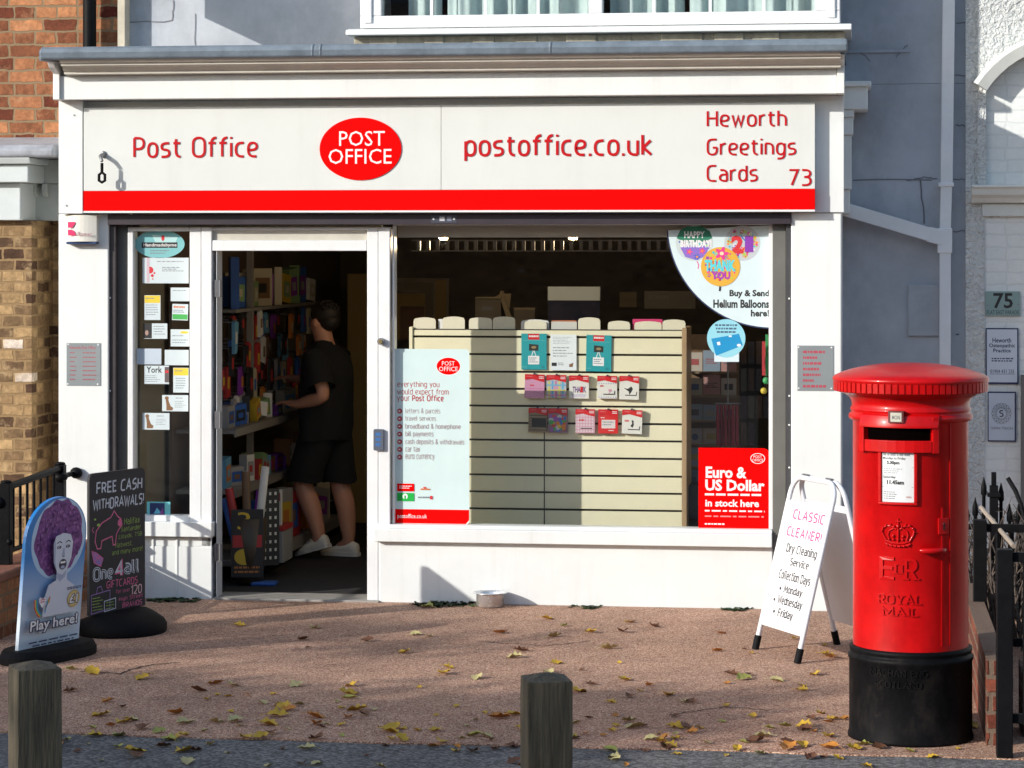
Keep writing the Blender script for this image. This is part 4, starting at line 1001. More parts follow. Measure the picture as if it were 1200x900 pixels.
notice('wall_sign', 'lower pale grey framed wall sign with a round floral emblem', 'sign', 1157.5, 459, 1190.5, 517.5, HYp, SNAVY, d, .008)
# ------------------------------------------------------------------ pillar box
BXC = ground(1067, 862); BXC = Vector((BXC.x, BXC.y, 0))
POST = mat('pillar_red', (.50, .002, .003), .34, var=.22, vscale=7, coat=.12, spec=.25, bump=.04, bscale=22)
PBLK = mat('pillar_black', (.006, .006, .007), .5, var=.4, vscale=9, spec=.07, bump=.10, bscale=28)
weather(POST, .75, (95, 95, 95), .69, .72, (.25, .2, .2)); weather(POST, .35, (16, 16, 3), .55, .7, (.5, .45, .45)); weather(PBLK, .35, (60, 60, 60), .66, .72, (.16, .15, .14), 'MIX'); weather(PBLK, .10, (9, 9, 5), .5, .7, (.14, .11, .09), 'MIX')
pbx = empty('pillar_box', BXC, 'red cylindrical pillar box with black base at the pavement edge', 'post box')
cxy = (BXC.x, BXC.y)
def ZB(y): return 2.1 - (y - 290) / 278.0
RB = .246
w = MB(); w.lathe([(.268, 0), (.268, .012), (.262, .03), (.262, .335), (.267, .34), (.268, .352), (.262, .36), (.258, .365), (.258, .372), (.262, .378), (.262, .39), (.25, .395)], cxy, 72)
w.build('base', PBLK, pbx)
w = MB(); w.lathe([(.248, .38), (RB, .395), (RB, 1.355), (.252, 1.36), (.262, 1.366), (.265, 1.376), (.262, 1.386), (.253, 1.392), (.253, 1.40), (.258, 1.404), (.256, 1.412), (.250, 1.42), (.252, 1.44), (.262, 1.458), (.283, 1.472), (.312, 1.481), (.322, 1.484)], cxy, 72)
w.build('body', POST, pbx)
w = MB(); w.lathe([(.30, 1.48), (.326, 1.484), (.326, 1.525), (.333, 1.528), (.333, 1.541), (.326, 1.549), (.30, 1.561), (.25, 1.577), (.19, 1.590), (.12, 1.599), (.05, 1.603), (.002, 1.604)], cxy, 72)
for k in range(72):                                     # milled edge under the cap
    a = 2 * pi * (k + .5) / 72; c, s = cos(a), sin(a); q = .0105
    w.add([(cxy[0] + r * c - t * s, cxy[1] + r * s + t * c, z) for r in (.32, .3295) for t in (-q, q) for z in (1.486, 1.5275)], [(4, 5, 7, 6), (0, 4, 6, 2), (1, 3, 7, 5), (0, 1, 5, 4), (2, 6, 7, 3)])
w.build('cap', POST, pbx)
vd_ = (EYE - BXC); vd_.z = 0; vd_.normalize(); vr_ = Vector((-vd_.y, vd_.x, 0))
n0 = vd_ * cos(.2105) - vr_ * sin(.2105); t0 = Vector((-n0.y, n0.x, 0))
if t0.dot(RGT) < 0: t0 = -t0
def cyl(v, R=RB):
    ph = v.x / RB
    return Vector((*cxy, 0)) + (n0 * cos(ph) + t0 * sin(ph)) * (R + v.z) + Vector((0, 0, v.y))
def cx(px): return RB * (math.asin(max(-1, min(1, (px - 1067) / 67.5))) + .2105)
def cbox(mb, x0, y0, x1, y1, d0, d1, m=None, n=8):
    a, b = cx(x0), cx(x1); z0, z1 = ZB(y1), ZB(y0)
    vs = []; fs = []
    for i in range(n + 1):
        x = a + (b - a) * i / n
        for y, d in ((z0, d0), (z0, d1), (z1, d1), (z1, d0)): vs.append((x, y, d))
    for i in range(n):
        for j in range(4):
            j2 = (j + 1) % 4; fs.append((i * 4 + j, i * 4 + j2, i * 4 + 4 + j2, i * 4 + 4 + j))
    fs += [(0, 1, 2, 3)[::-1], (n * 4, n * 4 + 1, n * 4 + 2, n * 4 + 3)]
    mb.add(vs, fs, m, False, cyl)
# posting slot with hood
w = MB(); vs = []; fs = []; n = 10
rows = ((1092, 484, .0), (1092, 487, .018), (1089, 499, .030), (1089, 501, .030))
for (xr_, y, dd) in rows:
    for i in range(n + 1):
        t = i / n; x = cx(1014) + (cx(xr_ + 6) - cx(1014)) * t; vs.append((x, ZB(y), dd))
for j in range(3):
    for i in range(n): fs.append((j * 11 + i, j * 11 + i + 1, j * 11 + 12 + i, j * 11 + 11 + i))
w.add(vs, fs, None, True, cyl)
cbox(w, 1013, 500, 1018, 531, 0, .026); cbox(w, 1090, 488, 1097, 531, 0, .024)
cbox(w, 1018.5, 516, 1089.5, 530, 0, .024)
cbox(w, 1018.5, 498, 1089.5, 501.5, 0, .027)
hd = w.build('slot_hood', POST, pbx, bevel=.003)
w = MB(); cbox(w, 1018.8, 501.6, 1089.2, 515.8, .0005, .003, C('slot_shade', (.002, .001, .001), .9, spec=0.0, var=0)); w.build('slot', None, hd)  # near-black sheet on the solid body, painted as the shade inside the opening
w = MB(); cbox(w, 1044.5, 481, 1060, 495, 0, .034, C('tab_dark', (.12, .02, .02), .4)); cbox(w, 1047, 483, 1058, 493.5, .034, .0355, C('tab_cream', (.50, .48, .40), .5), 4)
P = Panel(w, lambda v: cyl(Vector((v.x + cx(1047), v.y + ZB(493), v.z + .036))), cx(1058) - cx(1047), ZB(484) - ZB(493), (1047, 484, 1058, 493)); P.text('MON', 1048.5, 486, 1056.5, 491, C('tab_ink', (.15, .15, .15)), .01)
w.build('day_tab', None, pbx)
w = MB(); P = Panel(w, lambda v: cyl(Vector((v.x + cx(1021), v.y + ZB(492), v.z + .0015))), cx(1042) - cx(1021), ZB(484) - ZB(492), (1021, 484, 1042, 492))
P.lay = 8; P.scrib(1021, 484.5, 1042, 491, C('pillar_red_print', (.7, .12, .08), .3), 2, 5, .5, .1); w.build('relief_lettering', POST, pbx)
# notice plate
w = MB(); cbox(w, 1031.5, 526, 1074.5, 529.5, 0, .014); cbox(w, 1031.5, 588.5, 1074.5, 591.5, 0, .014); cbox(w, 1031.5, 529.6, 1035, 588.4, 0, .014, None, 2); cbox(w, 1071, 529.6, 1074.5, 588.4, 0, .014, None, 2)
pf = w.build('plate_frame', POST, pbx, bevel=.003)
w = MB(); cbox(w, 1035.2, 529.8, 1070.8, 588.2, 0, .005, C('plate_white', (.68, .70, .70), .3))
P = Panel(w, lambda v: cyl(Vector((v.x + cx(1035), v.y + ZB(588), v.z + .0055))), cx(1071) - cx(1035), ZB(530) - ZB(588), (1035, 530, 1071, 588))
P.scrib(1036.5, 531.5, 1069, 534.5, INK, 1, 9, .8, .1); P.text('Monday to Friday', 1036.5, 535.5, 1062, 539, BLACKINK, .01); P.text('5.30pm', 1041, 540, 1055, 545, BLACKINK, .04); P.line([(1036, 547.5), (1070, 547.5)], .5, INK); P.scrib(1037, 549, 1060, 556, INK, 3, 4, .3)
P.text('Saturday', 1036.5, 557.5, 1051, 561, BLACKINK, .01); P.text('11.45am', 1041, 562.5, 1060, 567.5, BLACKINK, .04); P.line([(1036, 570.5), (1070, 570.5)], .5, INK); P.scrib(1037, 576, 1055, 586, INK, 4, 6, .4); P.ell(1065, 582, 3, 1.2, C('print_taupe', (.5, .35, .33)), 10)
w.build('collection_plate', None, pbx)
# crown, cypher and lettering in relief
w = MB()
def cb(x, y, r, d=.006): w.ball((cx(x), ZB(y), d * .5), (r / 278, r / 278, d), POST, 8, 5, cyl)
def ct(pts, r): w.tube([(cx(x), ZB(y), .003) for x, y in pts], r / 278, POST, 6, cyl)
ct([(1039, 637), (1046, 639.5), (1053, 640), (1060, 639.5), (1067, 637)], 1.6); ct([(1039, 633.5), (1046, 636), (1053, 636.5), (1060, 636), (1067, 633.5)], 1.2)
for k in range(6): cb(1041.5 + k * 4.6, 638.6 + (1.2 - .19 * (k - 2.5) ** 2), 1.5, .009)
ct([(1039.5, 633), (1035.5, 626), (1035.5, 620), (1040, 616), (1046, 616.5), (1051, 620)], 1.3); ct([(1066.5, 633), (1070.5, 626), (1070.5, 620), (1066, 616), (1060, 616.5), (1055, 620)], 1.3); ct([(1053, 636), (1053, 619)], 1.4)
ct([(1044, 634), (1041.5, 627), (1043, 622), (1048, 619)], 1.0); ct([(1062, 634), (1064.5, 627), (1063, 622), (1058, 619)], 1.0)
for x, y in ((1036.5, 618.5), (1040, 615.5), (1044.5, 615), (1048.5, 617), (1069.5, 618.5), (1066, 615.5), (1061.5, 615), (1057.5, 617), (1035, 623), (1071, 623)): cb(x, y, 1.5, .008)
cb(1053, 616.5, 2.6, .009); ct([(1053, 615), (1053, 607.5)], 1.0); ct([(1050, 610.8), (1056, 610.8)], 1.0)
for x in (1047.5, 1058.5): cb(x, 628, 2.0, .008)
for x in (1043, 1048, 1053, 1058, 1063): cb(x, 632, 1.6, .008)
w.build('crown_emblem', POST, pbx)
def relief(t, x0, y0, x1, y1, name, m, wt=.16, d=.006, nbase=cyl, gap=.26):
    mb = MB(); a, b = cx(x0), cx(x1)
    P = Panel(mb, lambda v: nbase(Vector((v.x + a, v.y + ZB(y1), v.z + d))), b - a, ZB(y0) - ZB(y1), (x0, y0, x1, y1))
    vs, fs = stroke_text(t, wt, serif=True, gap=gap)
    lay = [(v[0], v[1], v[2]) for v in vs]; o = len(vs)
    # thickness by duplicating downwards
    vs2 = lay + [(v[0], v[1], v[2] - .5) for v in lay]; fs2 = list(fs)
    for f in fs:
        for i in range(len(f)):
            p_, q_ = f[i], f[(i + 1) % len(f)]; fs2.append((q_, p_, p_ + o, q_ + o))
    P._put(vs2, fs2, x0, y0, x1, y1, m, zk=d * 2)
    return mb.build(name, m, pbx)
relief('E', 1032, 653, 1048.5, 679.5, 'relief_lettering', POST, .15); relief('R', 1058, 653.5, 1077, 679.5, 'relief_lettering', POST, .15); relief('II', 1047, 661, 1060, 672, 'relief_lettering', POST, .15, gap=.4)
relief('ROYAL', 1029.5, 696, 1079, 708, 'relief_lettering', POST, .15); relief('MAIL', 1034, 711, 1075.5, 722, 'relief_lettering', POST, .15)
cylb = lambda v: cyl(v, .2625)
relief('MACHAN ENG', 1024, 783.5, 1086, 793, 'relief_lettering', PBLK, .15, .004, cylb); relief('SCOTLAND', 1029, 797, 1079, 806.5, 'relief_lettering', PBLK, .15, .004, cylb)
# door seam, lock, handle
w = MB(); cbox(w, 1111.5, 486, 1113, 757, -.001, .0035, None, 2); cbox(w, 1102, 595, 1104, 757, -.001, .0025, None, 2); w.build('door_edge', POST, pbx)
w = MB(); cbox(w, 1098, 607, 1109.5, 626, 0, .008, None, 4); lk = w.build('lock_plate', POST, pbx, bevel=.002)
w = MB(); w.ball((cx(1104), ZB(614), .009), (.006, .006, .003), None, 10, 5, cyl); cbox(w, 1103, 615, 1105, 621, .0085, .0095, None, 2); w.build('keyhole', C('keyhole_dark', (.05, .004, .004)), lk)
w = MB(); w.tube([(cx(1078), ZB(644), .02), (cx(1082), ZB(644), .03), (cx(1098), ZB(644), .032), (cx(1102), ZB(644), .022), (cx(1102.4), ZB(644), .004)], [.009, .0125, .0125, .011, .008], None, 10, cyl); w.tube([(cx(1079), ZB(644), .0), (cx(1079), ZB(644), .022)], .008, None, 8, cyl); w.build('handle', POST, pbx)

# ------------------------------------------------------------------ folding pavement sign
abd = Vector((.235, -.44, 0)).normalized(); abn = Vector((.88, .47, 0)).normalized(); abn = (abn - abd * abn.dot(abd)).normalized()
aL = ground(885, 761); aR = ground(934, 777.5); aL.z = aR.z = 0
W_ = (aR - aL).length; Ht = .905; lean = .24
ab = empty('folding_sign', (aL + aR) / 2 + abn * lean, 'white folding pavement sign about a dry cleaning service beside the red post box', 'folding sign')
AWH = C('sign_frame_white', (.76, .77, .80), .3); ABW = C('sign_board_white', (.74, .74, .76), .4)
def side(sgn_):
    base = aL if sgn_ > 0 else aL + abn * 2 * lean
    up = (Vector((0, 0, Ht)) + abn * (lean - .012) * sgn_).normalized(); Lg = math.sqrt(Ht ** 2 + lean ** 2)
    return base, up, Lg
for sgn_ in (1, -1):
    base, up, Lg = side(sgn_)
    X_ = abd
    def Q(u, v, d=0): return base + X_ * u + up * v + (X_.cross(up) * d)
    w = MB(); pts = [Q(0, .03), Q(0, Lg - .10)]
    for k in range(1, 7): a = pi - k * pi / 12; pts.append(Q(.09 + .09 * cos(a), Lg - .10 + .09 * sin(a)))
    for k in range(0, 7): a = pi / 2 - k * pi / 12; pts.append(Q(W_ - .09 + .09 * cos(a), Lg - .10 + .09 * sin(a)))
    pts += [Q(W_, .03)]
    w.tube(pts, .0135, AWH, 10)
    for u in (0, W_): w.tube([Q(u, .0), Q(u, .075)], .019, BLACKP, 10)
    frm = w.build('frame', AWH, ab)
    w = MB(); bx_ = frame(Q(.014, .135, 0), X_, up)
    bh = Lg - .135 - .135
    P = Panel(w, bx_, W_ - .028, bh, (0, 0, 1, 1)); P.base(ABW, .006)
    if sgn_ > 0:
        AP = C('sign_magenta', (.62, .04, .22), .5, var=0); P.lay = 3
        P.stroke('CLASSIC', .16, .055, .92, .14, AP, .17, gap=.3); P.stroke('CLEANER!', .10, .195, .95, .285, AP, .17, gap=.3)
        for t, u0, v0, u1, v1 in (('Dry Cleaning', .17, .335, .94, .42), ('Service', .34, .44, .80, .505), ('Collection Days', .14, .545, .92, .63), ('Monday', .33, .65, .80, .725), ('Wednesday', .24, .745, .86, .82), ('Friday', .31, .84, .70, .915)):
            P.stroke(t, u0, v0, u1, v1, BLACKINK, .17, serif=True, gap=.26)
        for u, v in ((.25, .69), (.165, .785), (.22, .875)): P.ell(u, v, .022, .012, BLACKINK, 14)
    w.build('board', ABW, ab)
w = MB(); b1, up1, Lg = side(1); tp = aL + abn * lean + Vector((0, 0, Ht))
for u in (.11, W_ - .11): w.tube([tp + abd * (u - .03), tp + abd * (u + .03)], .014, DULLSTEEL)
w.build('hinge', DULLSTEEL, ab)

# ------------------------------------------------------------------ chalkboard and advertising board on black feet
def foot(mb, c, d, L, Wd, h, m):
    n = Vector((-d.y, d.x, 0)); vs = []; K = 40
    for (k, z) in ((1.0, 0), (1.0, h * .55), (.93, h), ):
        for q in range(K):
            a = 2 * pi * q / K; ca, sa = cos(a), sin(a)
            x = L / 2 * k * math.copysign(abs(ca) ** .7, ca); y = Wd / 2 * k * math.copysign(abs(sa) ** .8, sa)
            vs.append(c + d * x + n * y + Vector((0, 0, z)))
    fs = [tuple(range(K))[::-1], tuple(range(2 * K, 3 * K))]
    for j in range(2):
        for q in range(K): fs.append((j * K + q, j * K + (q + 1) % K, j * K + K + (q + 1) % K, j * K + K + q))
    mb.add(vs, fs, m)
# advertising board with arched top
pL, pR = ground(21, 765, .06), ground(92, 750, .06); d_ = Vector((pR.x - pL.x, pR.y - pL.y, 0)); pw = d_.length; d_.normalize()
lup = (Vector((0, 0, 1)) + Vector((-d_.y, d_.x, 0)) * -.09).normalized()
cen = (pL + pR) / 2; cen.z = 0
lb = empty('advertising_board', cen, 'blue and white arched pavement board showing a face under purple curly hair', 'pavement sign')
w = MB(); foot(w, cen, d_, pw + .14, .30, .07, BLACKP); w.build('foot', BLACKP, lb, bevel=.006)
ph_ = .775
w = MB(); P = Panel(w, frame(Vector((pL.x, pL.y, .055)), d_, lup), pw, ph_, (0, 0, 100, 155)); P.step = .0001
LBL = mat('board_blue', (.03, .28, .56), .4, var=0)
def gradient_blue():
    m = LBL; nt = m.node_tree; L = nt.links.new; b = nt.nodes['Principled BSDF']
    tc = nt.nodes.new('ShaderNodeTexCoord'); sp = nt.nodes.new('ShaderNodeSeparateXYZ'); L(tc.outputs['Object'], sp.inputs[0])
    r = nt.nodes.new('ShaderNodeValToRGB'); mr = nt.nodes.new('ShaderNodeMapRange'); mr.inputs['From Max'].default_value = .775
    L(sp.outputs['Z'], mr.inputs['Value']); L(mr.outputs[0], r.inputs[0])
    r.color_ramp.elements[0].position = .20; r.color_ramp.elements[0].color = (.60, .70, .78, 1)
    r.color_ramp.elements[1].position = .62; r.color_ramp.elements[1].color = (.015, .21, .56, 1)
    L(r.outputs[0], b.inputs['Base Color'])
gradient_blue()                                         # the printed background of the board runs from white to blue
arch = [(0, 155), (100, 155), (100, 42)] + [(50 + 50 * cos(k * pi / 24), 42 - 42 * sin(k * pi / 24)) for k in range(1, 24)] + [(0, 42)]
w.prism([(P.X(u), P.Yv(v)) for u, v in arch], 'z', -.02, 0, LBL, P.fn)
rn = random.Random(12)
HALO, PUR = C('print_halo', (.45, .62, .78), var=0), [C('hair_purple_%s' % k, c, .6, var=.3, vscale=90) for k, c in (('a', (.20, .06, .24)), ('b', (.33, .12, .36)), ('c', (.12, .03, .16)))]
def curls(cx_, cy_, rx, ry, n, m, lo, hi):
    for i in range(n):
        a = rn.uniform(0, 2 * pi); q = math.sqrt(rn.random()); s_ = rn.uniform(lo, hi); P.ell(cx_ + rx * q * cos(a), cy_ + ry * q * sin(a), s_, s_, m, 10)
old_r = P.r; P.r = (5.8, 5.4, 95.1, 143.8)
P.ell(54, 44, 40, 37, HALO, 40)
pts = [(54 + (35 + 1.5 * sin(k * 7.0)) * cos(2 * pi * k / 60), 43 + (35 + 1.5 * sin(k * 5.0)) * sin(2 * pi * k / 60)) for k in range(60)]
P.poly(pts, PUR[0])
P.step = .00002
curls(54, 43, 33, 33, 170, PUR[1], .7, 1.9); curls(54, 43, 33, 33, 130, PUR[2], .6, 1.6)
FACE, FSH, FDK = C('print_face', (.62, .66, .74), var=0), C('print_face_shade', (.36, .42, .56), var=0), C('print_face_dark', (.03, .03, .06), var=0)
P.step = .0001; P.r = (11.17, 17.67, 94.5, 146.8)
P.poly([(36, 100), (40, 91), (50, 88), (50, 76), (64, 76), (65, 89), (76, 95), (81, 103), (80, 118), (34, 118)], FACE)
P.poly([(50, 80), (64, 78), (62, 86), (55, 90), (51, 86)], FSH)
P.poly([(43, 56), (46, 50), (56, 48), (66, 50), (70, 57), (69, 70), (64, 80), (58, 84), (51, 82), (45, 73)], FACE)
P.poly([(43, 56), (45, 52), (46.5, 60), (47, 72), (50, 80), (45, 73)], FSH)
for x in (51, 63): P.ell(x, 60, 3.0, 1.4, FDK, 14); P.ell(x, 60, 1.2, 1.1, FACE, 8); P.ell(x + .3, 60, .7, .8, FDK, 8); P.line([(x - 3.5, 56.5), (x, 55), (x + 3.5, 56.3)], .9, FDK)
P.poly([(57, 61), (58.2, 61), (59.6, 67.5), (57.5, 68.6), (55.6, 67.6)], FSH); P.line([(55.8, 68), (57.6, 68.8), (59.4, 68)], .5, FDK)
P.ell(57.5, 75, 5.2, 4.6, FDK, 22); P.poly([(53.6, 73), (55.5, 72.2), (57.5, 72.6), (59.5, 72.2), (61.4, 73), (60.5, 74.2), (54.5, 74.2)], WHITEINK); P.ell(57.5, 77.4, 2.8, 1.4, FSH, 12)
P.r = old_r
RB_ = [C('stripe_%d' % i, c, var=0) for i, c in enumerate(((.62, .04, .04), (.75, .35, .03), (.12, .45, .12), (.03, .30, .6)))]
for i, m in enumerate(RB_): P.line([(12.5 + i * 1.6, 101), (13 + i * 1.8, 109 + i * .5), (17 + i * 1.6, 115), (23 + i * 1.0, 120 - i)], 1.4, m)
for i, m in enumerate(RB_): P.line([(38 - i * 1.3, 100 + i * 1.5), (36.5 - i, 106 + i * .4), (31, 110 + i * 2.0)], 1.2, m)
P.poly([(26, 111), (20, 104), (20, 100.5), (22.5, 99), (26, 101.5), (29.5, 99), (32, 100.5), (32, 104)], WHITEINK); P.line([(26, 111), (20, 104), (20, 100.5), (22.5, 99), (26, 101.5), (29.5, 99), (32, 100.5), (32, 104)], .6, FSH, True); P.scrib(22.5, 101.5, 30, 106, RED, 2, 3, .5, 0)
P.scrib(66, 94, 89, 97, SNAVY, 2, 5, .6, 0); P.ell(77.5, 106.5, 10.5, 9, C('coin_gold', (.50, .36, .12), .35), 36); P.ell(77.5, 106.5, 9, 7.6, C('coin_pale', (.62, .50, .22), .35), 36); P.text('£1', 70, 101, 85, 112, SNAVY, .08); P.text('£1', 71, 102, 84, 111, WHITEINK, .01)
P.text('Play here!', 7, 121, 88, 137, SNAVY, .11); P.text('Play here!', 8.5, 122, 86.5, 136, WHITEINK, .02)
P.scrib(8, 144, 88, 146, SNAVY, 1, 5, .7, 0); P.scrib(14, 147.5, 82, 149.5, SNAVY, 1, 6, .7, 0)
w.build('board', LBL, lb)
# chalkboard
d_ = Vector((.38, .92, 0)).normalized(); cw = .48; cR = Vector((-1.912, -1.061, 0)); cL = cR - d_ * cw
lup = Vector((0, 0, 1))
cen = (cL + cR) / 2; cen.z = 0
ck = empty('chalkboard', cen, 'black chalkboard with coloured chalk writing on a rounded black foot', 'pavement sign')
w = MB(); n_ = Vector((-d_.y, d_.x, 0)); vs = []; K = 44
for k, z in ((.98, 0), (1.0, .012), (1.0, .045), (.94, .07), (.55, .10), (.40, .118)):
    for q in range(K):
        a = 2 * pi * q / K; vs.append(cen - n_ * .03 + d_ * (.26 * cos(a) * (k if k > .9 else k + .32)) + n_ * (.235 * sin(a) * k) + Vector((0, 0, z)))
w.add(vs, [tuple(range(K))[::-1], tuple(range(5 * K, 6 * K))] + [(j * K + q, j * K + (q + 1) % K, j * K + K + (q + 1) % K, j * K + K + q) for j in range(5) for q in range(K)], BLACKP, True)
w.build('foot', BLACKP, ck)
CKB = mat('chalk_black', (.022, .020, .024), .7, var=.45, vscale=5); chh = .765
w = MB(); P = Panel(w, frame(Vector((cL.x, cL.y, .115)), d_, lup), cw, chh, (0, 0, 100, 190)); P.step = .00005
P.base(CKB, .016, .035, corners=(0, 0, 1, 1))
CW_, CP_, CG_, CV_ = C('chalk_white', (.62, .65, .70), .9, var=.3, vscale=120), C('chalk_pink', (.72, .16, .30), .9, var=.3, vscale=120), C('chalk_lime', (.33, .48, .10), .9, var=.3, vscale=120), C('chalk_violet', (.34, .20, .46), .9, var=.3, vscale=120)
rr_ = random.Random(8)
def chalk(t, u0, v0, u1, v1, m, wt=.13): P.stroke(t, u0, v0, u1, v1, m, wt, jit=.05, rnd=rr_, slant=.04)
chalk('FREE CASH', 12, 11, 95, 29, CW_, .17); chalk('WITHDRAWALS!', 6, 33, 98, 52, CW_, .17)
pig = [(10, 92), (12, 78), (22, 68), (38, 62), (44, 54), (50, 62), (56, 66), (58, 74), (52, 80), (48, 86), (46, 100), (42, 100), (40, 88), (30, 90), (22, 92), (20, 102), (14, 102)]
P.line(pig, 1.4, CP_, True); P.ell(54, 71, 4, 5, CP_, 14); P.ell(16, 70, 3, 2, CG_, 10); P.ell(10, 62, 2, 1.4, CG_, 10); P.line([(8, 80), (5, 76), (7, 72)], 1, CP_)
chalk('Halifax', 62, 66, 90, 75, CG_, .1); chalk('Santander', 56, 77, 92, 84, CG_, .1); chalk('Lloyds, TSB', 52, 87, 94, 94, CG_, .1); chalk('Natwest..', 46, 97, 78, 105, CG_, .1); chalk('and many more!', 40, 107, 95, 115, CG_, .1)
P.poly([(4, 104), (12, 107), (24, 116), (20, 126), (8, 120)], CV_); P.line([(7, 108), (20, 118)], 1.2, CP_); P.line([(18, 112), (9, 118)], 1.2, CP_); P.line([(4, 104), (12, 107), (24, 116), (20, 126), (8, 120)], 1, CP_, True)
P.stroke('One', 6, 126, 42, 146, CW_, .24); P.stroke('One', 7, 127, 41, 145, CKB, .08); P.stroke('4', 44, 120, 60, 143, CP_, .26); P.stroke('4', 44.5, 121, 59, 142, CW_, .14); P.stroke('all', 61, 124, 88, 143, CW_, .24); P.stroke('all', 62, 125, 87, 142, CKB, .08)
chalk('GIFTCARDS', 30, 147, 86, 158, CP_, .13); chalk('for over', 47, 161, 72, 167, CP_, .1); chalk('120', 74, 158, 94, 172, C('chalk_peach', (.7, .45, .45), .9), .14); chalk('High Street', 52, 172, 95, 179, CP_, .12); chalk('BRANDS', 58, 180, 94, 188, CP_, .14)
P.line([(3, 163), (36, 160), (36, 185), (3, 188)], 1, CV_, True); P.line([(12, 162), (14, 154), (20, 153), (23, 160)], 1, CV_); P.line([(26, 174), (46, 172), (46, 186), (26, 188)], 1, CW_, True)
for i in range(5): P.scrib(5, 167 + i * 4, 24, 169.5 + i * 4, CG_, 1, i)
for i in range(3): P.scrib(29, 176 + i * 4, 44, 178.5 + i * 4, CG_, 1, i + 7)
w.build('board', CKB, ck)

# ------------------------------------------------------------------ timber bollards
WOOD = mat('weathered_wood', (.105, .085, .054), .85, var=.6, vscale=7, bump=.8, bscale=16, stretch=(6, 6, .6))
def bollard(px0, pxm, px1, ytop, label, seed):
    rn = random.Random(seed); Zt = 1.0
    d = FOC * (2.1 - Zt) / (ytop - 290); s = FOC / d
    c = EYE + FWD * d + RGT * ((px0 + px1) / 2 - 600) / s; c.z = 0
    wd = .118; e = empty('bollard', c, label, 'bollard')
    th = YAW + atan2(px1 - pxm, pxm - px0) * .95
    u = Vector((cos(th), sin(th), 0)); v = Vector((-sin(th), cos(th), 0)); w = MB(); h = wd / 2; vs = []
    for z, k in ((0, 1), (.3, 1), (.6, .998), (.95, .996), (.984, .99), (1.0, .10)):
        for a, b in ((-1, -1), (1, -1), (1, 1), (-1, 1)): vs.append(c + u * (a * h * k + rn.uniform(-.0015, .0015)) + v * (b * h * k + rn.uniform(-.0015, .0015)) + Vector((0, 0, z)))
    fs = [(3, 2, 1, 0), (20, 21, 22, 23)]
    for j in range(5):
        for q in range(4): fs.append((j * 4 + q, j * 4 + (q + 1) % 4, j * 4 + 4 + (q + 1) % 4, j * 4 + 4 + q))
    w.add(vs, fs); w.build('post', WOOD, e, bevel=.0025)
    return e, c, u, v, h
e, c, u, v, h = bollard(7, 53, 75, 774, 'left weathered square timber bollard with dark reflector plate on its side', 1)
w = MB(); fn = frame(c + u * (h + .001) - v * .035 + Vector((0, 0, .66)), v, (0, 0, 1)); P = Panel(w, fn, .07, .21); P.base(C('reflector_dark', (.02, .02, .024), .3), .004, .008); P.rect(.12, .06, .88, .94, C('reflector_inner', (.035, .035, .045), .2)); w.build('reflector', None, e)
e, c, u, v, h = bollard(607, 664, 673.5, 788, 'weathered square timber bollard at the bottom middle with pale side plate', 2)
w = MB(); fn = frame(c + u * (h + .001) - v * .035 + Vector((0, 0, .66)), v, (0, 0, 1)); P = Panel(w, fn, .07, .23); P.base(C('reflector_grey', (.22, .24, .30), .3), .004, .008); w.build('reflector', None, e)

# ------------------------------------------------------------------ steel dog bowl
bc = ground(574.5, 711); w = MB()
r0, r1 = .078, .088; hh = .085
w.lathe([(.002, .001), (r0 - .012, .001), (r0, .006), (r1 - .004, hh - .012), (r1, hh - .004), (.102, hh - .003), (.103, hh), (.100, hh + .002), (.088, hh + .002), (r1 - .008, hh - .012), (r0 - .008, .012), (.03, .009), (.002, .009)], (bc.x, bc.y - .0), 48)
w.build('dog_bowl', STEEL, None, label='steel dog bowl on the ground below the big window', cat='bowl')

# ------------------------------------------------------------------ left garden wall with railing
RX = -2.55
gw = MB(); gw.box(RX - .22, RX + .0, -1.80, .3, 0, .34, BRICK); gw.box(RX - 1.6, RX - .2, -1.80, -1.58, 0, .337, BRICK)
lw = empty('garden_wall', (RX - .11, -.9, 0), 'low red brick garden wall under the black railing on the left', 'wall')
w = MB(); w.box(RX - .2, RX, -1.80, .3, 0, .30); w.build('wall', BRICK, lw)
w = MB(); w.box(RX - 1.7, RX - .202, -1.80, -1.6, 0, .30); w.build('wall', BRICK, lw)
w = MB(); w.box(RX - .215, RX + .015, -1.815, .3, .302, .352); w.box(RX - 1.7, RX - .217, -1.815, -1.585, .302, .352); w.build('coping', mat('coping_terracotta', (.26, .10, .06), .8, var=.3, vscale=8, bump=.3), lw, bevel=.012)
lr = empty('railing', (RX - .1, -.6, .352), 'black metal railing on the low brick wall at the left edge', 'railing')
rx = RX - .1; y0_, y1_ = -1.24, -.27
zt0, zt1 = .76, .80
for yy, zt in ((y0_, .80), (y1_, .82)):
    w = MB(); w.box(rx - .03, rx + .03, yy - .03, yy + .03, .352, zt); w.ball((rx, yy, zt + .006), (.034, .034, .012)); w.ball((rx + .03, yy - .03, .48), .02); w.build('post', BLACK, lr, bevel=.004)
w = MB(); w.tube([(rx, y0_, .775), (rx, y1_, .80)], .02); w.build('rail', BLACK, lr)
w = MB(); w.tube([(rx, y0_, .42), (rx, y1_, .42)], .014); w.build('rail', BLACK, lr)
for i in range(1, 8):
    yy = y0_ + (y1_ - y0_) * i / 8; w = MB(); w.tube([(rx, yy, .42), (rx, yy, .78)], .0085); w.build('bar', BLACK, lr)
w = MB(); w.box(rx - .012, rx + .012, y1_ + .03, -.0, .735, .76); w.ball((rx + .01, y1_ - .02, .75), (.045, .05, .03)); w.ball((rx + .02, -.02, .75), (.04, .03, .035)); w.build('wall_bracket', BLACK, lr)
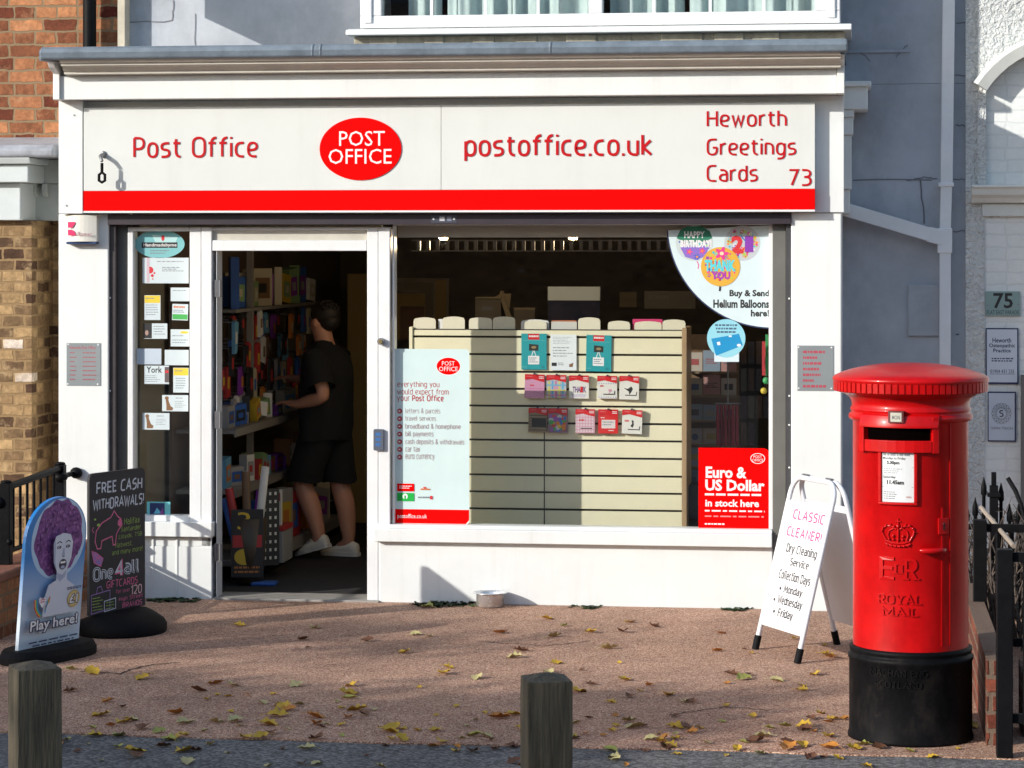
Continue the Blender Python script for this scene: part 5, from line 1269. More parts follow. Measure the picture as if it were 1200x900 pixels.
w = MB(); w.tube([(rx - .02, y0_, .70), (rx - .75, y0_ - .12, .80)], .026); w.ball((rx - .03, y0_ - .02, .695), .035); w.build('rail', BLACK, lr)
w = MB(); w.tube([(rx - .02, y0_, .42), (rx - .75, y0_ - .12, .42)], .014); w.build('rail', BLACK, lr)
for i in range(1, 9): w = MB(); x = rx - i * .08; w.tube([(x, y0_ - i * .0128, .42), (x, y0_ - i * .0128, .70 + i * .0108)], .0085); w.build('bar', BLACK, lr)

# ------------------------------------------------------------------ right boundary: posts, spear railing, brick planter
fx = 2.60
fe = empty('boundary_fence', (fx, -3, 0), 'black iron fence with square posts running back behind the red post box', 'fence')
for (yy, zt, xx) in ((-4.14, .857, fx), (-2.07, .76, fx)):
    w = MB(); w.box(xx - .033, xx + .033, yy - .033, yy + .033, 0, zt); w.build('post', BLACK, fe, bevel=.004)
for yy, zt in ((-4.14, .855), (-2.07, .75)):
    for z in (zt - .05, .14):
        w = MB(); w.box(fx + .034, fx + 1.1, yy - .012, yy + .012, z, z + .04); w.build('rail', BLACK, fe, bevel=.002)
    for i in range(9):
        x = fx + .085 + i * (.10 if yy < -3 else .07); w = MB(); w.tube([(x, yy, .14), (x, yy, zt - .02)], .011); w.build('bar', BLACK, fe)
w = MB(); w.box(fx - .010, fx + .010, -4.1, -2.1, .12, .15); w.build('rail', BLACK, fe)
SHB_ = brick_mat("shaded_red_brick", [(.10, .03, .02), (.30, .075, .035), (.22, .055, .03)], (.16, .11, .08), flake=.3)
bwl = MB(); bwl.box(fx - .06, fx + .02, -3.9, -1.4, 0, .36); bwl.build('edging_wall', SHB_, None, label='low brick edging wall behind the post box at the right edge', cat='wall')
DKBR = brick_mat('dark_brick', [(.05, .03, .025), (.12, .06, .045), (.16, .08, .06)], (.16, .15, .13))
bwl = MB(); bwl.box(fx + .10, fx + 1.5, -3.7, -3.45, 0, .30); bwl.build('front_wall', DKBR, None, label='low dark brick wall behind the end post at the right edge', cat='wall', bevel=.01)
sr = empty('spear_railing', (3.0, -1.0, 0), 'black iron railing with pointed heads in front of the white house', 'railing')
sy = -1.05
w = MB(); w.box(fx - .05, 3.8, sy - .012, sy + .012, .60, .63); w.build('rail', BLACK, sr)
w = MB(); w.box(fx - .05, 3.8, sy - .012, sy + .012, .16, .19); w.build('rail', BLACK, sr)
for i in range(18):
    x = fx - .02 + i * .045; h = .74 + .03 * ((i % 3) == 1) + (.14 if i == 2 else (.08 if i == 4 else 0))
    w = MB(); w.tube([(x, sy, .0), (x, sy, h - .10), (x, sy, h - .09), (x, sy, h - .05), (x, sy, h)], [.010, .010, .017, .016, .002], None, 8); w.build('spear_bar', BLACK, sr)
w = MB(); x = fx + .12; w.box(x - .022, x + .022, sy - .06, sy - .02, 0, .84); w.box(x - .034, x + .034, sy - .07, sy - .01, .78, .80); w.box(x - .013, x + .013, sy - .053, sy - .027, .841, .91); w.build('post', BLACK, sr, bevel=.003)
# dry twiggy shrub behind the railing
rn = random.Random(21); w = MB(); TW = mat('twig_brown', (.10, .075, .06), .9, var=.3)
for i in range(230):
    x, y = rn.uniform(fx - .02, fx + .75), rn.uniform(sy - .5, sy + .5); a = rn.uniform(-.35, .35); l = rn.uniform(.3, .72)
    p0_ = Vector((x, y, rn.uniform(0, .15))); p1_ = p0_ + Vector((a * l * .6, rn.uniform(-.1, .1), l * .6)); p2_ = p1_ + Vector((a * l * .7 + rn.uniform(-.1, .1), rn.uniform(-.1, .1), l * .35))
    w.tube([p0_, p1_, p2_], [.007, .005, .002], None, 4)
lfm = C('dry_leaf_dark', (.06, .05, .04), .9, var=.4)
for i in range(500):
    p = Vector((rn.uniform(fx - .02, fx + .7), rn.uniform(sy - .5, sy + .5), rn.uniform(.15, .72))); s_ = rn.uniform(.012, .03); q = Matrix.Rotation(rn.uniform(0, 6), 3, Vector((rn.random(), rn.random(), rn.random())).normalized())
    w.add([p + q @ Vector(v_) * s_ for v_ in ((-1, 0, 0), (0, -.5, .1), (1, 0, 0), (0, .5, .1))], [(0, 1, 2, 3)], lfm)
w.build('shrub', TW, None, label='dry dark twiggy shrub tangled in the railing before the white house', cat='shrub')
w = MB(); w.tube([at(1150, 595, -1.6), at(1188, 640, -2.4)], .012, C('pale_stick', (.3, .25, .2))); w.build('stick', None, None, label='pale bare stick leaning through the black railing at the right', cat='stick')
w = MB(); w.tube([at(1181, 560, -1.3), at(1190, 575, -1.32), at(1197, 592, -1.34), at(1204, 625, -1.36)], .012); w.build('curved_pipe', BLACK, None, label='thin black curved bar before the white wall at the right edge', cat='bar')
# ------------------------------------------------------------------ slatwall display behind the big window
DY = .60
SLAT = C('slatwall_cream', (.78, .72, .51), .55, var=.04)
ds = empty('display_stand', (at(640, 600, DY).x, DY, 0), 'cream slatted display stand facing the big window', 'display stand')
sx0, sx1 = XF(484, DY), XF(799, DY); zt = at(640, 386, DY).z; zb_ = .25
gz = [at(640, y, DY).z for y in (395, 415.5, 436, 456, 476, 496, 516, 536.5, 557, 577, 597, 617)]
w = MB(); lv = [zt] + gz + [zb_]
for i in range(len(lv) - 1):
    w.box(sx0, sx1, DY, DY + .018, lv[i + 1] + .0065, lv[i] - .0065)
w.box(sx0, sx1, DY + .0185, DY + .03, zb_, zt, C('groove_dark', (.03, .026, .02), .8))
w.build('slat_panel', SLAT, ds, bevel=.0015)
w = MB(); w.box(XF(637.6, DY) - .002, XF(638.6, DY), DY - .0012, DY, zb_, at(638, 476, DY).z); w.build('panel_joint', C('joint_dark', (.06, .05, .04)), ds)
w = MB(); w.box(sx0 - .022, sx0 - .001, DY - .01, DY + .45, zb_, zt + .012); w.build('side_panel', SLAT, ds, bevel=.003)
w = MB(); w.box(sx1 + .001, sx1 + .03, DY - .005, DY + .45, 0, zt + .012); w.build('side_panel', C('stand_wood', (.40, .27, .15), .5, var=.2, stretch=(8, 8, .5)), ds, bevel=.003)
w = MB(); w.box(sx0, sx1, DY + .031, DY + .45, 0, zb_ - .002); w.build('plinth', C('plinth_dark', (.05, .05, .05)), ds)
DIV = C('divider_cream', (.72, .67, .52), .5)
def tab(x0, x1, ytop, m, label, nm='card_divider', cat='divider', g=None, dy=.012, rnd=1):
    a, b = XF(x0, DY + dy), XF(x1, DY + dy); z0 = zt - .03; z1 = at((x0 + x1) / 2, ytop, DY + dy).z; r = .022 if rnd else .003
    pts = [(a, z0), (b, z0), (b, z1 - r)] + [(b - r * .3, z1 - r * .4)] + [(a + (b - a) * (1 - k / 8), z1 - .010 * (2 * abs(k / 8 - .5)) ** 2 * rnd) for k in range(1, 8)] + [(a + r * .3, z1 - r * .4), (a, z1 - r)]
    w = MB(); w.prism(pts, 'y', DY + dy + .02, DY + dy + .026); return w.build(nm, m, None, label=label, cat=cat, group=g)
GD = 'cream dividers along the top of the display stand'; LD = 'cream rounded card divider standing up behind the top edge of the slatted display'
for (a, b, y) in ((484, 510, 372), (518, 544, 371), (549, 576, 372), (577, 603, 371), (614, 640, 375.5), (677, 703, 372), (712, 738, 376), (743, 775, 376.5), (776, 803, 374.5)):
    tab(a, b, y, DIV, LD, g=GD)
tab(610, 643, 374.5, C('sheet_white', (.74, .74, .72)), 'white folded sheet behind the card divider on the display top', 'paper_sheet', 'paper', dy=.03)
tab(645.5, 675.5, 377, C('sheet_pale', (.60, .58, .54)), 'pale sheet with orange top edge behind the display', 'paper_sheet', 'paper', dy=.03, rnd=0)
tab(646, 675, 375.5, C('sheet_orange', (.45, .14, .06)), 'thin orange card showing above the pale sheet on the display top', 'card', 'card', dy=.045, rnd=0)
tab(741, 776, 374, C('sheet_pink', (.62, .04, .16)), 'bright pink folder behind a divider on the display top', 'folder', 'folder', dy=.035, rnd=0)
tab(513, 519, 374, C('sheet_white2', (.72, .72, .72)), 'narrow white sheet standing between two dividers at the left of the display', 'paper_sheet', 'paper', dy=.03, rnd=0)

# hanging packs: panel coordinates are photo pixels
TPK = C('pack_teal', (.025, .33, .36), .4); RPK = C('pack_red', (.62, .015, .02), .4)
def pack(label, cat, x0, y0, x1, y1, m, draw, Y=DY - .012, t=.006, tilt=0, peg=True, name='hanging_pack', g=None):
    mb = MB(); P = fpanel(mb, x0, y0, x1, y1, Y, tilt); P.base(m, t)
    if draw: draw(P)
    if peg:
        p = at((x0 + x1) / 2, y0 + 1, Y); mb.tube([p + Vector((0, .03, .008)), p + Vector((0, -.02, .008))], .004, C('peg_blue', (.03, .03, .12)))
    return mb.build(name, m, None, label=label, cat=cat, group=g)
def simpack(x0, y0):
    def d(P):
        P.rect(x0 + 8, y0 + .2, x0 + 21, y0 + 7, RPK); P.scrib(x0 + 9, y0 + 2, x0 + 20, y0 + 5, WHITEINK, 1, 3, .7, 0); P.line([(x0 + 2, y0 + 8), (x0 + 28, y0 + 8)], .4, C('pack_teal_pale', (.15, .5, .5)))
        P.poly([(x0 + 9, y0 + 12), (x0 + 20, y0 + 13), (x0 + 20, y0 + 20), (x0 + 9, y0 + 20)], BLACKINK); P.ell(x0 + 14.5, y0 + 16, 3, 1.6, C('pack_gold', (.3, .22, .1)), 12)
        P.line([(x0 + 14, y0 + 20), (x0 + 12, y0 + 26)], .9, WHITEINK); P.line([(x0 + 15, y0 + 20), (x0 + 17, y0 + 26)], .9, WHITEINK); P.rect(x0 + 8, y0 + 26, x0 + 21, y0 + 36, WHITEINK); P.scrib(x0 + 9, y0 + 28, x0 + 20, y0 + 35, INK, 3, 5); P.scrib(x0 + 1, y0 + 38.5, x0 + 9, y0 + 40.5, C('pack_teal_pale', (.15, .5, .5)), 1, 2); P.scrib(x0 + 23, y0 + 38, x0 + 28.5, y0 + 41, C('pack_teal_dark', (.02, .15, .2)), 2, 2)
    return d
pack('teal hanging pack on the left of the white sheet', 'pack', 611, 391, 640.5, 433, TPK, simpack(611, 391), peg=False)
pack('teal hanging pack on the right of the white sheet', 'pack', 686.5, 392.5, 716, 435, TPK, simpack(686.5, 392.5), peg=False, tilt=-.02)
def d(P): P.scrib(648, 395, 672, 404, INK, 5, 4, .25); P.scrib(648, 407, 672, 420, INK, 4, 5, .3); P.rect(646.5, 425, 652.5, 429, BLACKINK); P.scrib(654, 425, 663, 429, INK, 2, 2); P.poly([(667, 427), (672, 425), (671, 430), (667, 430)], BRN)
pack('white printed sheet between the two teal packs', 'sheet', 645, 392, 675.5, 434, PAPER, d, peg=False, t=.002, name='printed_sheet')
CK = lambda n, c: C('pack_' + n, c, .5, var=0)
def hdr(x0, y0, x1):
    def f(P): P.poly([(x0, y0), (x1, y0), (x1, y0 + 8.5), (x1 - 7, y0 + 7), (x0 + 8, y0 + 5), (x0, y0 + 6.5)], RPK); P.scrib(x1 - 6.5, y0 + 2, x1 - 1, y0 + 5.5, WHITEINK, 2, 3, .5, 0); P.scrib(x0 + 2, y0 + 2, x0 + 10, y0 + 3.5, C('pack_rose', (.7, .2, .2)), 1, 3)
    return f
def gift(label, x0, y0, x1, y1, base, body, tilt=0):
    def d(P):
        if body: body(P, x0, y0, x1, y1)
        P.lay = max(P.lay, 30); hdr(x0, y0, x1)(P)
    pack(label, 'pack', x0, y0, x1, y1, base, d, Y=DY - .035, t=.022, tilt=tilt)
def b_pink(P, x0, y0, x1, y1): P.scrib(x0 + 6, y0 + 12, x0 + 11, y0 + 14, RPK, 1, 2, .8, 0); P.line([(x0 + 1, y1 - 11), (x1 - 1, y1 - 11)], .5, CK('pinkd', (.45, .12, .3)))
def b_check(P, x0, y0, x1, y1):
    for i, c in enumerate(((.55, .55, .1), (.1, .35, .6), (.55, .15, .3), (.6, .6, .15), (.1, .4, .6))): P.rect(x0 + 2 + i * 4, y0 + 7, x0 + 4 + i * 4, y1, CK('ck%d' % i, c))
    for i, c in enumerate(((.15, .4, .6), (.6, .5, .15), (.55, .2, .4))): P.rect(x0, y0 + 11 + i * 6, x1, y0 + 12.6 + i * 6, CK('cl%d' % i, c))
    P.rect(x0 + 8, y0 + 13, x0 + 14, y0 + 17, CK('pinkl', (.6, .3, .4)))
def b_thank(P, x0, y0, x1, y1):
    P.text('THANK', x0 + 4, y0 + 13, x1 - 3, y0 + 20, CK('violet', (.14, .05, .2)), .04); P.scrib(x0 + 3, y0 + 22, x1 - 3, y1 - 1, CK('lilac', (.45, .35, .6)), 3, 4, .5, .1); P.rect(x0 + 13, y0 + 13, x0 + 16, y0 + 20, RPK)
def frame_ink(P, x0, y0, x1, y1): P.line([(x0 + 7, y1 - 5), (x1 - 3, y1 - 5), (x1 - 2.5, y1 - 9)], 1.1, BLACKINK)
def b_flower(P, x0, y0, x1, y1):
    for i in range(8): P.ell(x0 + 2 + i * 2.8, y1 - 1.5, .6, .6, CK('bluish', (.15, .2, .5)), 6); P.ell(x0 + 2 + i * 2.8, y0 + 9, .6, .6, CK('bluish', (.15, .2, .5)), 6)
    P.ell(x0 + 15, y0 + 17, 2.2, 1.8, CK('pinkl', (.6, .3, .4)), 10); P.line([(x0 + 15, y0 + 18), (x0 + 13, y0 + 22)], .5, CK('pinkl', (.6, .3, .4))); P.scrib(x0 + 3, y0 + 11, x0 + 7, y0 + 13, RPK, 1, 2, .8, 0); frame_ink(P, x0, y0, x1, y1)
def b_bird(P, x0, y0, x1, y1): P.poly([(x0 + 5, y0 + 14), (x0 + 10, y0 + 15), (x0 + 14, y0 + 12), (x0 + 16, y0 + 15), (x0 + 14, y0 + 19), (x0 + 12, y0 + 22), (x0 + 11, y0 + 18)], BLACKINK); frame_ink(P, x0, y0, x1, y1)
def b_brown(P, x0, y0, x1, y1):
    P.rect(x0 + 4, y0 + 12, x1 - 1, y0 + 22, BLACKINK)
    for i in range(6): P.rect(x0 + 1, y0 + 8 + i * 3.4, x1, y0 + 9.2 + i * 3.4, CK('brownd', (.10, .07, .05)))
    P.rect(x0 + 4, y0 + 12, x1 - 1, y0 + 22, BLACKINK)
def b_balls(P, x0, y0, x1, y1):
    rn = random.Random(2)
    for i in range(34): P.ell(rn.uniform(x0 + 3, x1 - 3), rn.uniform(y0 + 9, y1 - 3), rn.uniform(1.8, 3.2), rn.uniform(1.8, 3.2), CK('ball%d' % (i % 7), [(.55, .06, .05), (.05, .15, .5), (.6, .45, .05), (.05, .35, .1), (.6, .2, .04), (.3, .1, .4), (.5, .5, .5)][i % 7]), 12)
def b_gingham(P, x0, y0, x1, y1):
    for i in range(7): P.rect(x0 + 1 + i * 3.3, y0 + 7, x0 + 2.2 + i * 3.3, y1, CK('gin', (.62, .34, .42)))
    for i in range(6): P.rect(x0, y0 + 9 + i * 3.6, x1, y0 + 10 + i * 3.6, CK('gin', (.62, .34, .42)))
    P.scrib(x0 + 4, y0 + 12, x0 + 10, y0 + 14, RPK, 1, 2, .8, 0); P.line([(x0 + 6, y1 - 5), (x1 - 3, y1 - 5)], 1, BLACKINK)
def b_label(P, x0, y0, x1, y1): P.rect(x0 + 4, y0 + 12, x1 - 3, y1 - 6, CK('lab', (.7, .62, .6))); P.scrib(x0 + 5, y0 + 14, x1 - 4, y1 - 8, INK, 2, 4); P.scrib(x0 + 3, y0 + 9, x0 + 10, y0 + 11, WHITEINK, 1, 2); P.scrib(x0 + 12, y1 - 4, x1 - 3, y1 - 2, WHITEINK, 1, 5)
def b_figure(P, x0, y0, x1, y1): P.poly([(x0 + 11, y0 + 12), (x0 + 13.5, y0 + 12.5), (x0 + 14, y0 + 18), (x0 + 12.5, y0 + 21), (x0 + 10, y0 + 19), (x0 + 12, y0 + 16)], BLACKINK); P.scrib(x0 + 3, y0 + 12, x0 + 8, y0 + 14.5, RPK, 1, 2, .8, 0); frame_ink(P, x0, y0, x1, y1)
GW = CK('whitebase', (.72, .70, .64))
gift('plain pink pack hanging first in the upper row of the display', 614.5, 438.5, 637.5, 466, CK('pinkbase', (.60, .28, .42)), b_pink, -.03)
gift('multicoloured checked pack hanging in the upper row', 640.5, 439.5, 663.5, 466, CK('pastel', (.45, .45, .5)), b_check)
gift('white pack reading THANK in violet letters in the upper row', 667, 440, 690, 467, GW, b_thank)
gift('white pack with a small pink flower in the upper row', 700, 440.5, 723, 467, GW, b_flower)
gift('white pack with a black bird drawing at the end of the upper row', 725.5, 440.5, 748.5, 468, GW, b_bird, -.02)
gift('brown striped pack with a black block in the lower row', 619, 478, 641, 506, CK('brownbase', (.26, .19, .12)), b_brown, -.02)
gift('pack printed all over with bright coloured balls in the lower row', 642.5, 478.5, 665, 507, CK('ballbase', (.25, .15, .2)), b_balls)
gift('pink gingham pack in the lower row', 674.5, 479.5, 697, 507, CK('ginbase', (.70, .55, .58)), b_gingham)
gift('all red pack with a pale label in the lower row', 701, 480, 724, 508, CK('redbase', (.62, .02, .02)), b_label)
gift('white pack with a small black figure at the end of the lower row', 728.5, 480, 752, 508, GW, b_figure, -.03)

# ------------------------------------------------------------------ things deeper inside
def ibox(nm, label, cat, x0, y0, x1, y1, Yf, dep, m, rot=0, g=None, bevel=.003, draw=None):
    w = MB(); pb(w, x0, y0, x1, y1, Yf, Yf + dep)
    if draw: P = fpanel(w, x0, y0, x1, y1, Yf - .001); draw(P)
    return w.build(nm, m, None, label=label, cat=cat, group=g, bevel=bevel)
YB = 5.2
KR = C('kraft', (.26, .21, .13), .8); KR2 = C('kraft_dark', (.14, .12, .09), .8); BEI = C('beige_board', (.46, .36, .18), .6); GOLD = C('gold_board', (.55, .34, .07), .6)
ibox('notice_board', 'beige framed board on the back wall of the shop', 'board', 459, 326, 526, 395, YB, .05, C('beige_trim', (.42, .36, .24)), draw=lambda P: (P.rect(461, 331, 508, 395, C('beige_dark', (.26, .22, .13))), P.rect(510, 328, 523, 395, GOLD)))
ibox('poster', 'yellow poster on the back wall of the shop', 'poster', 462, 344, 498, 398, YB - .03, .01, GOLD, draw=lambda P: P.rect(469, 359, 497, 398, C('rust', (.28, .12, .05))))
cb_ = MB(); pb(cb_, 557, 349, 587, 420, 2.3, 2.6, KR2); pb(cb_, 586, 341, 590, 349, 2.35, 2.4, KR); cb_.add([at(578, 349, 2.3), at(588, 343, 2.3), at(600, 372, 2.28), at(594, 374, 2.28), at(586, 349, 2.3)], [(0, 1, 2, 3, 4)], KR); cb_.add([at(586, 344, 2.3), at(599, 344, 2.32), at(596, 372, 2.32)], [(0, 1, 2)], KR); pb(cb_, 557.2, 348, 587, 349.8, 2.28, 2.3, KR)
cb_.build('cardboard_box', KR2, None, label='open brown cardboard box behind the display stand', cat='box')
ibox('cardboard_box', 'small brown box to the right of the open cardboard box', 'box', 602, 361, 627, 400, 2.3, .25, KR2, draw=lambda P: P.rect(602, 360.5, 627, 363, KR))
ms = empty('screen', (at(672, 400, 2.0).x, 2.0, 0.9), 'dark till screen with pale top strip behind the display stand', 'screen')
w = MB(); pb(w, 642, 336, 703, 352, 2.0, 2.06); w.build('top_strip', C('screen_white', (.70, .80, .86), .4), ms); w = MB(); pb(w, 642, 352.3, 703, 396, 2.0, 2.05); w.build('panel', C('screen_navy', (.02, .025, .06), .2), ms, bevel=.004); w = MB(); pb(w, 660, 396.5, 685, 430, 2.0, 2.3); w.build('foot', BLACKP, ms)
def d(P): P.stroke('OCCASIONS', 760, 346, 784, 351, C('print_faint', (.35, .34, .30)), .12)
ibox('shelf_sign', 'grey shelf sign reading OCCASIONS inside the shop', 'sign', 755, 341, 815, 362, 3.0, .02, C('sign_dull', (.22, .20, .16)), draw=d)
ibox('wall_panel', 'pale beige panel in the gloom left of the shelf sign', 'panel', 726, 342, 746, 360, 3.4, .03, KR)
# card rack at the right of the window
rk = empty('card_rack', (at(838, 600, 1.25).x, 1.3, 0), 'tall card rack with tiers of greeting cards behind the right of the window', 'rack')
w = MB(); pb(w, 804, 392, 866, 700, 1.32, 1.36); w.build('back_board', C('rack_brown', (.20, .12, .065), .7), rk)
for y in (437, 465, 494, 522, 548, 576, 604): w = MB(); pb(w, 806, y - 1.5, 864, y + 1, 1.2, 1.32); w.build('tier', C('rack_tier', (.22, .15, .09), .7), rk)
rn = random.Random(33)
cols = [(.42, .36, .30), (.36, .34, .34), (.45, .40, .35), (.25, .22, .22), (.40, .22, .20), (.22, .28, .36), (.40, .38, .30), (.14, .10, .09)]
kinds = ['pale', 'grey', 'cream', 'dark grey', 'dusty red', 'dull blue', 'buff', 'near black']
for j, y in enumerate((437, 465, 494, 522, 548, 576, 604)):
    for k, (a, b) in enumerate(((806, 823), (824, 844), (845, 863))):
        ci = rn.randrange(8); h = rn.uniform(18, 25)
        def d(P, a=a, b=b, y=y, h=h):
            s_ = rn.randrange(3); c = C('cardink%d' % rn.randrange(4), [(.08, .07, .08), (.35, .08, .08), (.10, .14, .25), (.35, .28, .1)][rn.randrange(4)], var=0); mx_, my_ = (a + b) / 2, y - h * .55
            if s_ == 0: P.ell(mx_, my_, 4, 4, c, 12)
            elif s_ == 1: P.rect(a + 4, my_ - 4, b - 4, my_ + 3, c)
            else: P.scrib(a + 3, my_ - 3, b - 3, my_ + 4, c, 3, j)
        nm = ('top', 'second', 'third', 'fourth', 'fifth', 'sixth', 'lowest')[j]; pos = ('left', 'middle', 'right')[k]
        ibox('greeting_card', '%s greeting card on the %s tier of the card rack, %s of its tier' % (kinds[ci], nm, pos), 'greeting card', a, y - 1.5 - h, b, y - 1.6, 1.24, .008, C('gc%d' % ci, cols[ci]), draw=d, g='greeting cards on the rack', bevel=0)
# hanging red tassels and dark goods right of the rack
MAR = C('maroon_cloth', (.26, .02, .045), .7, bump=.3)
for k in range(6):
    x = 841 + k * 4.4; w = MB(); p0_, p1_ = at(x, 474, 1.0 + .02 * (k % 2)), at(x + .6, 522, 1.0 + .02 * (k % 2)); w.tube([p0_, (p0_ + p1_) / 2, p1_], [.010, .012, .011], MAR, 8)
    w.build('hanging_ribbon', MAR, None, label='dark red hanging ribbon in the row of six beside the card rack', cat='ribbon', group='dark red ribbons')
w = MB(); w.tube([at(838, 473, 1.0), at(868, 473, 1.0)], .006, DULLSTEEL); w.tube([at(853, 473, 1.0), at(853, 300, 1.0)], .005, DULLSTEEL); w.build('ribbon_hook', DULLSTEEL, None, label='thin metal rail holding the dark red ribbons', cat='rail')
ibox('storage_box', 'black box standing on the floor at the foot of the card rack', 'box', 804, 570, 818, 700, .75, .3, C('navy_black', (.02, .022, .035)), bevel=.006)
w = MB(); pb(w, 897, 392, 900.5, 440, .35, .36, C('flag_green', (.05, .35, .12))); pb(w, 893, 400, 897, 440, .37, .38, C('flag_red', (.5, .04, .05))); w.ball(at(898, 446, .37), .022, C('flag_green', (.05, .35, .12))); w.ball(at(895, 458, .37), .02, C('flag_yellow', (.6, .45, .05)))
w.build('garland', None, None, label='red and green hanging garland at the right edge of the window', cat='garland')
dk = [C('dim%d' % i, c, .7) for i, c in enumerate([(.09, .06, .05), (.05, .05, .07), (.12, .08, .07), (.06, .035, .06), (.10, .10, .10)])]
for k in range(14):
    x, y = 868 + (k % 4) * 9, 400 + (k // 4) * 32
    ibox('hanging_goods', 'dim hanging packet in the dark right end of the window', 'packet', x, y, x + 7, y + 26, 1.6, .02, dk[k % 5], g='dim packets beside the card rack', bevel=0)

# spotlights
for (x, y, yy) in ((520, 279, 1.2), (672, 279, 1.2)):
    p = at(x, y, yy); s_ = empty('spotlight', p, 'small lit ceiling spotlight %s' % ('nearer the door' if x < 600 else 'above the middle of the display'), 'spotlight', 'ceiling spotlights')
    w = MB(); w.tube([p + Vector((0, .03, .16)), p + Vector((0, .03, .06))], .008, DULLSTEEL); w.tube([p + Vector((0, .03, .06)), p + Vector((0, -.02, .0))], [.022, .03], C('spot_white', (.5, .45, .38)), 12); w.build('housing', DULLSTEEL, s_)
    w = MB(); w.ball(p + Vector((0, -.022, -.003)), .014); w.build('bulb', mat('bulb_glow', (1, .72, .32), var=0, emit=9), s_)
    ld = bpy.data.lights.new('spotlight_lamp', 'POINT'); ld.energy = 6 if x < 600 else 3.5; ld.color = (1, .74, .45); ld.shadow_soft_size = .03; lo_ = bpy.data.objects.new('spotlight_lamp', ld); COL.objects.link(lo_); lo_.parent = s_; lo_.location = (0, -.05, -.03)

# ------------------------------------------------------------------ goods on the shelves inside the door
su = empty('shelf_unit', (-2.1, 1.9, 0), 'dim shelving along the left wall inside the open door', 'shelving')
SHB = C('shelf_brown', (.14, .10, .075), .6); SHM = C('shelf_metal', (.22, .20, .18), .5)
w = MB(); w.box(-2.27, -2.25, .75, 3.9, 0, 2.2); w.build('back_panel', SHB, su)
w = MB(); w.box(-2.24, -1.72, .8, 3.6, .10, .14); w.box(-1.74, -1.70, .8, 3.6, .085, .16); w.build('base_shelf', SHM, su, bevel=.004)
w = MB(); w.box(-2.24, -1.76, .9, 3.6, 0, .098); w.build('plinth', BLACKP, su)
for z in (.55, .93): w = MB(); w.box(-2.24, -1.86, .8, 3.7, z, z + .025); w.box(-1.865, -1.85, .8, 3.7, z - .02, z + .03); w.build('shelf', SHM, su, bevel=.003)
w = MB(); w.box(-2.24, -1.95, 1.2, 3.8, 1.68, 1.70); w.build('shelf', SHM, su); w = MB(); w.box(-2.0, -1.96, 1.7, 1.74, 0.1, 2.1); w.build('upright', SHM, su)
rn = random.Random(77)
gcol = [('red', (.40, .03, .03)), ('blue', (.03, .10, .35)), ('white', (.62, .60, .56)), ('yellow', (.55, .36, .03)), ('purple', (.20, .03, .28)), ('brown', (.18, .10, .05)), ('pale green', (.20, .32, .14)), ('orange', (.5, .17, .03)), ('grey', (.28, .27, .27)), ('black', (.02, .02, .02)), ('cream', (.48, .42, .30)), ('sky blue', (.12, .30, .45))]
GM = [C('goods_' + n.replace(' ', '_'), c, .45) for n, c in gcol]
def goods(shelf, z, x0, x1, ya, yb, hmin, hmax, wmin, wmax, n0=0):
    y = ya; k = 0
    while y < yb:
        wd = rn.uniform(wmin, wmax); h = rn.uniform(hmin, hmax); dp = rn.uniform(.05, .16); ci = rn.randrange(12); w = MB(); xf = x1 - rn.uniform(0, .06)
        w.box(xf - dp, xf, y, y + wd, z + .001, z + h, GM[ci])
        cj = (ci + rn.randrange(1, 11)) % 12
        w.add([(xf + .001, y + wd * .12, z + h * .2), (xf + .001, y + wd * .88, z + h * .2), (xf + .001, y + wd * .88, z + h * .75), (xf + .001, y + wd * .12, z + h * .75)], [(0, 1, 2, 3)], GM[cj])
        w.add([(xf + .002, y + wd * .3, z + h * .35), (xf + .002, y + wd * .7, z + h * .35), (xf + .002, y + wd * .7, z + h * .6), (xf + .002, y + wd * .3, z + h * .6)], [(0, 1, 2, 3)], GM[(cj + 4) % 12])
        ax = rn.choice([0, 0, rn.uniform(-.35, .35), rn.uniform(-.2, .2)]); pv = Vector((xf, y + wd / 2, z)); Rm = Matrix.Rotation(ax, 3, 'X') @ Matrix.Rotation(rn.uniform(-.5, .5), 3, 'Z')
        w.v = [pv + Rm @ (v_ - pv) + Vector((0, 0, abs(sin(ax)) * wd * .5)) for v_ in w.v]
        w.build('product_box', GM[ci], None, label='%s boxed product on the %s inside the door' % (gcol[ci][0], shelf), cat='product', group='%s boxes on the %s' % (gcol[ci][0], shelf))
        y += wd + rn.uniform(.01, .05)
goods('bottom shelf', .14, -2.2, -1.76, .95, 3.4, .12, .36, .08, .20)
goods('middle shelf', .575, -2.2, -1.88, .9, 3.4, .06, .22, .07, .16)
goods('waist high shelf', .955, -2.2, -1.88, .9, 3.5, .04, .18, .07, .2)
goods('top shelf', 1.70, -2.2, -1.97, 1.3, 3.6, .16, .36, .10, .22)
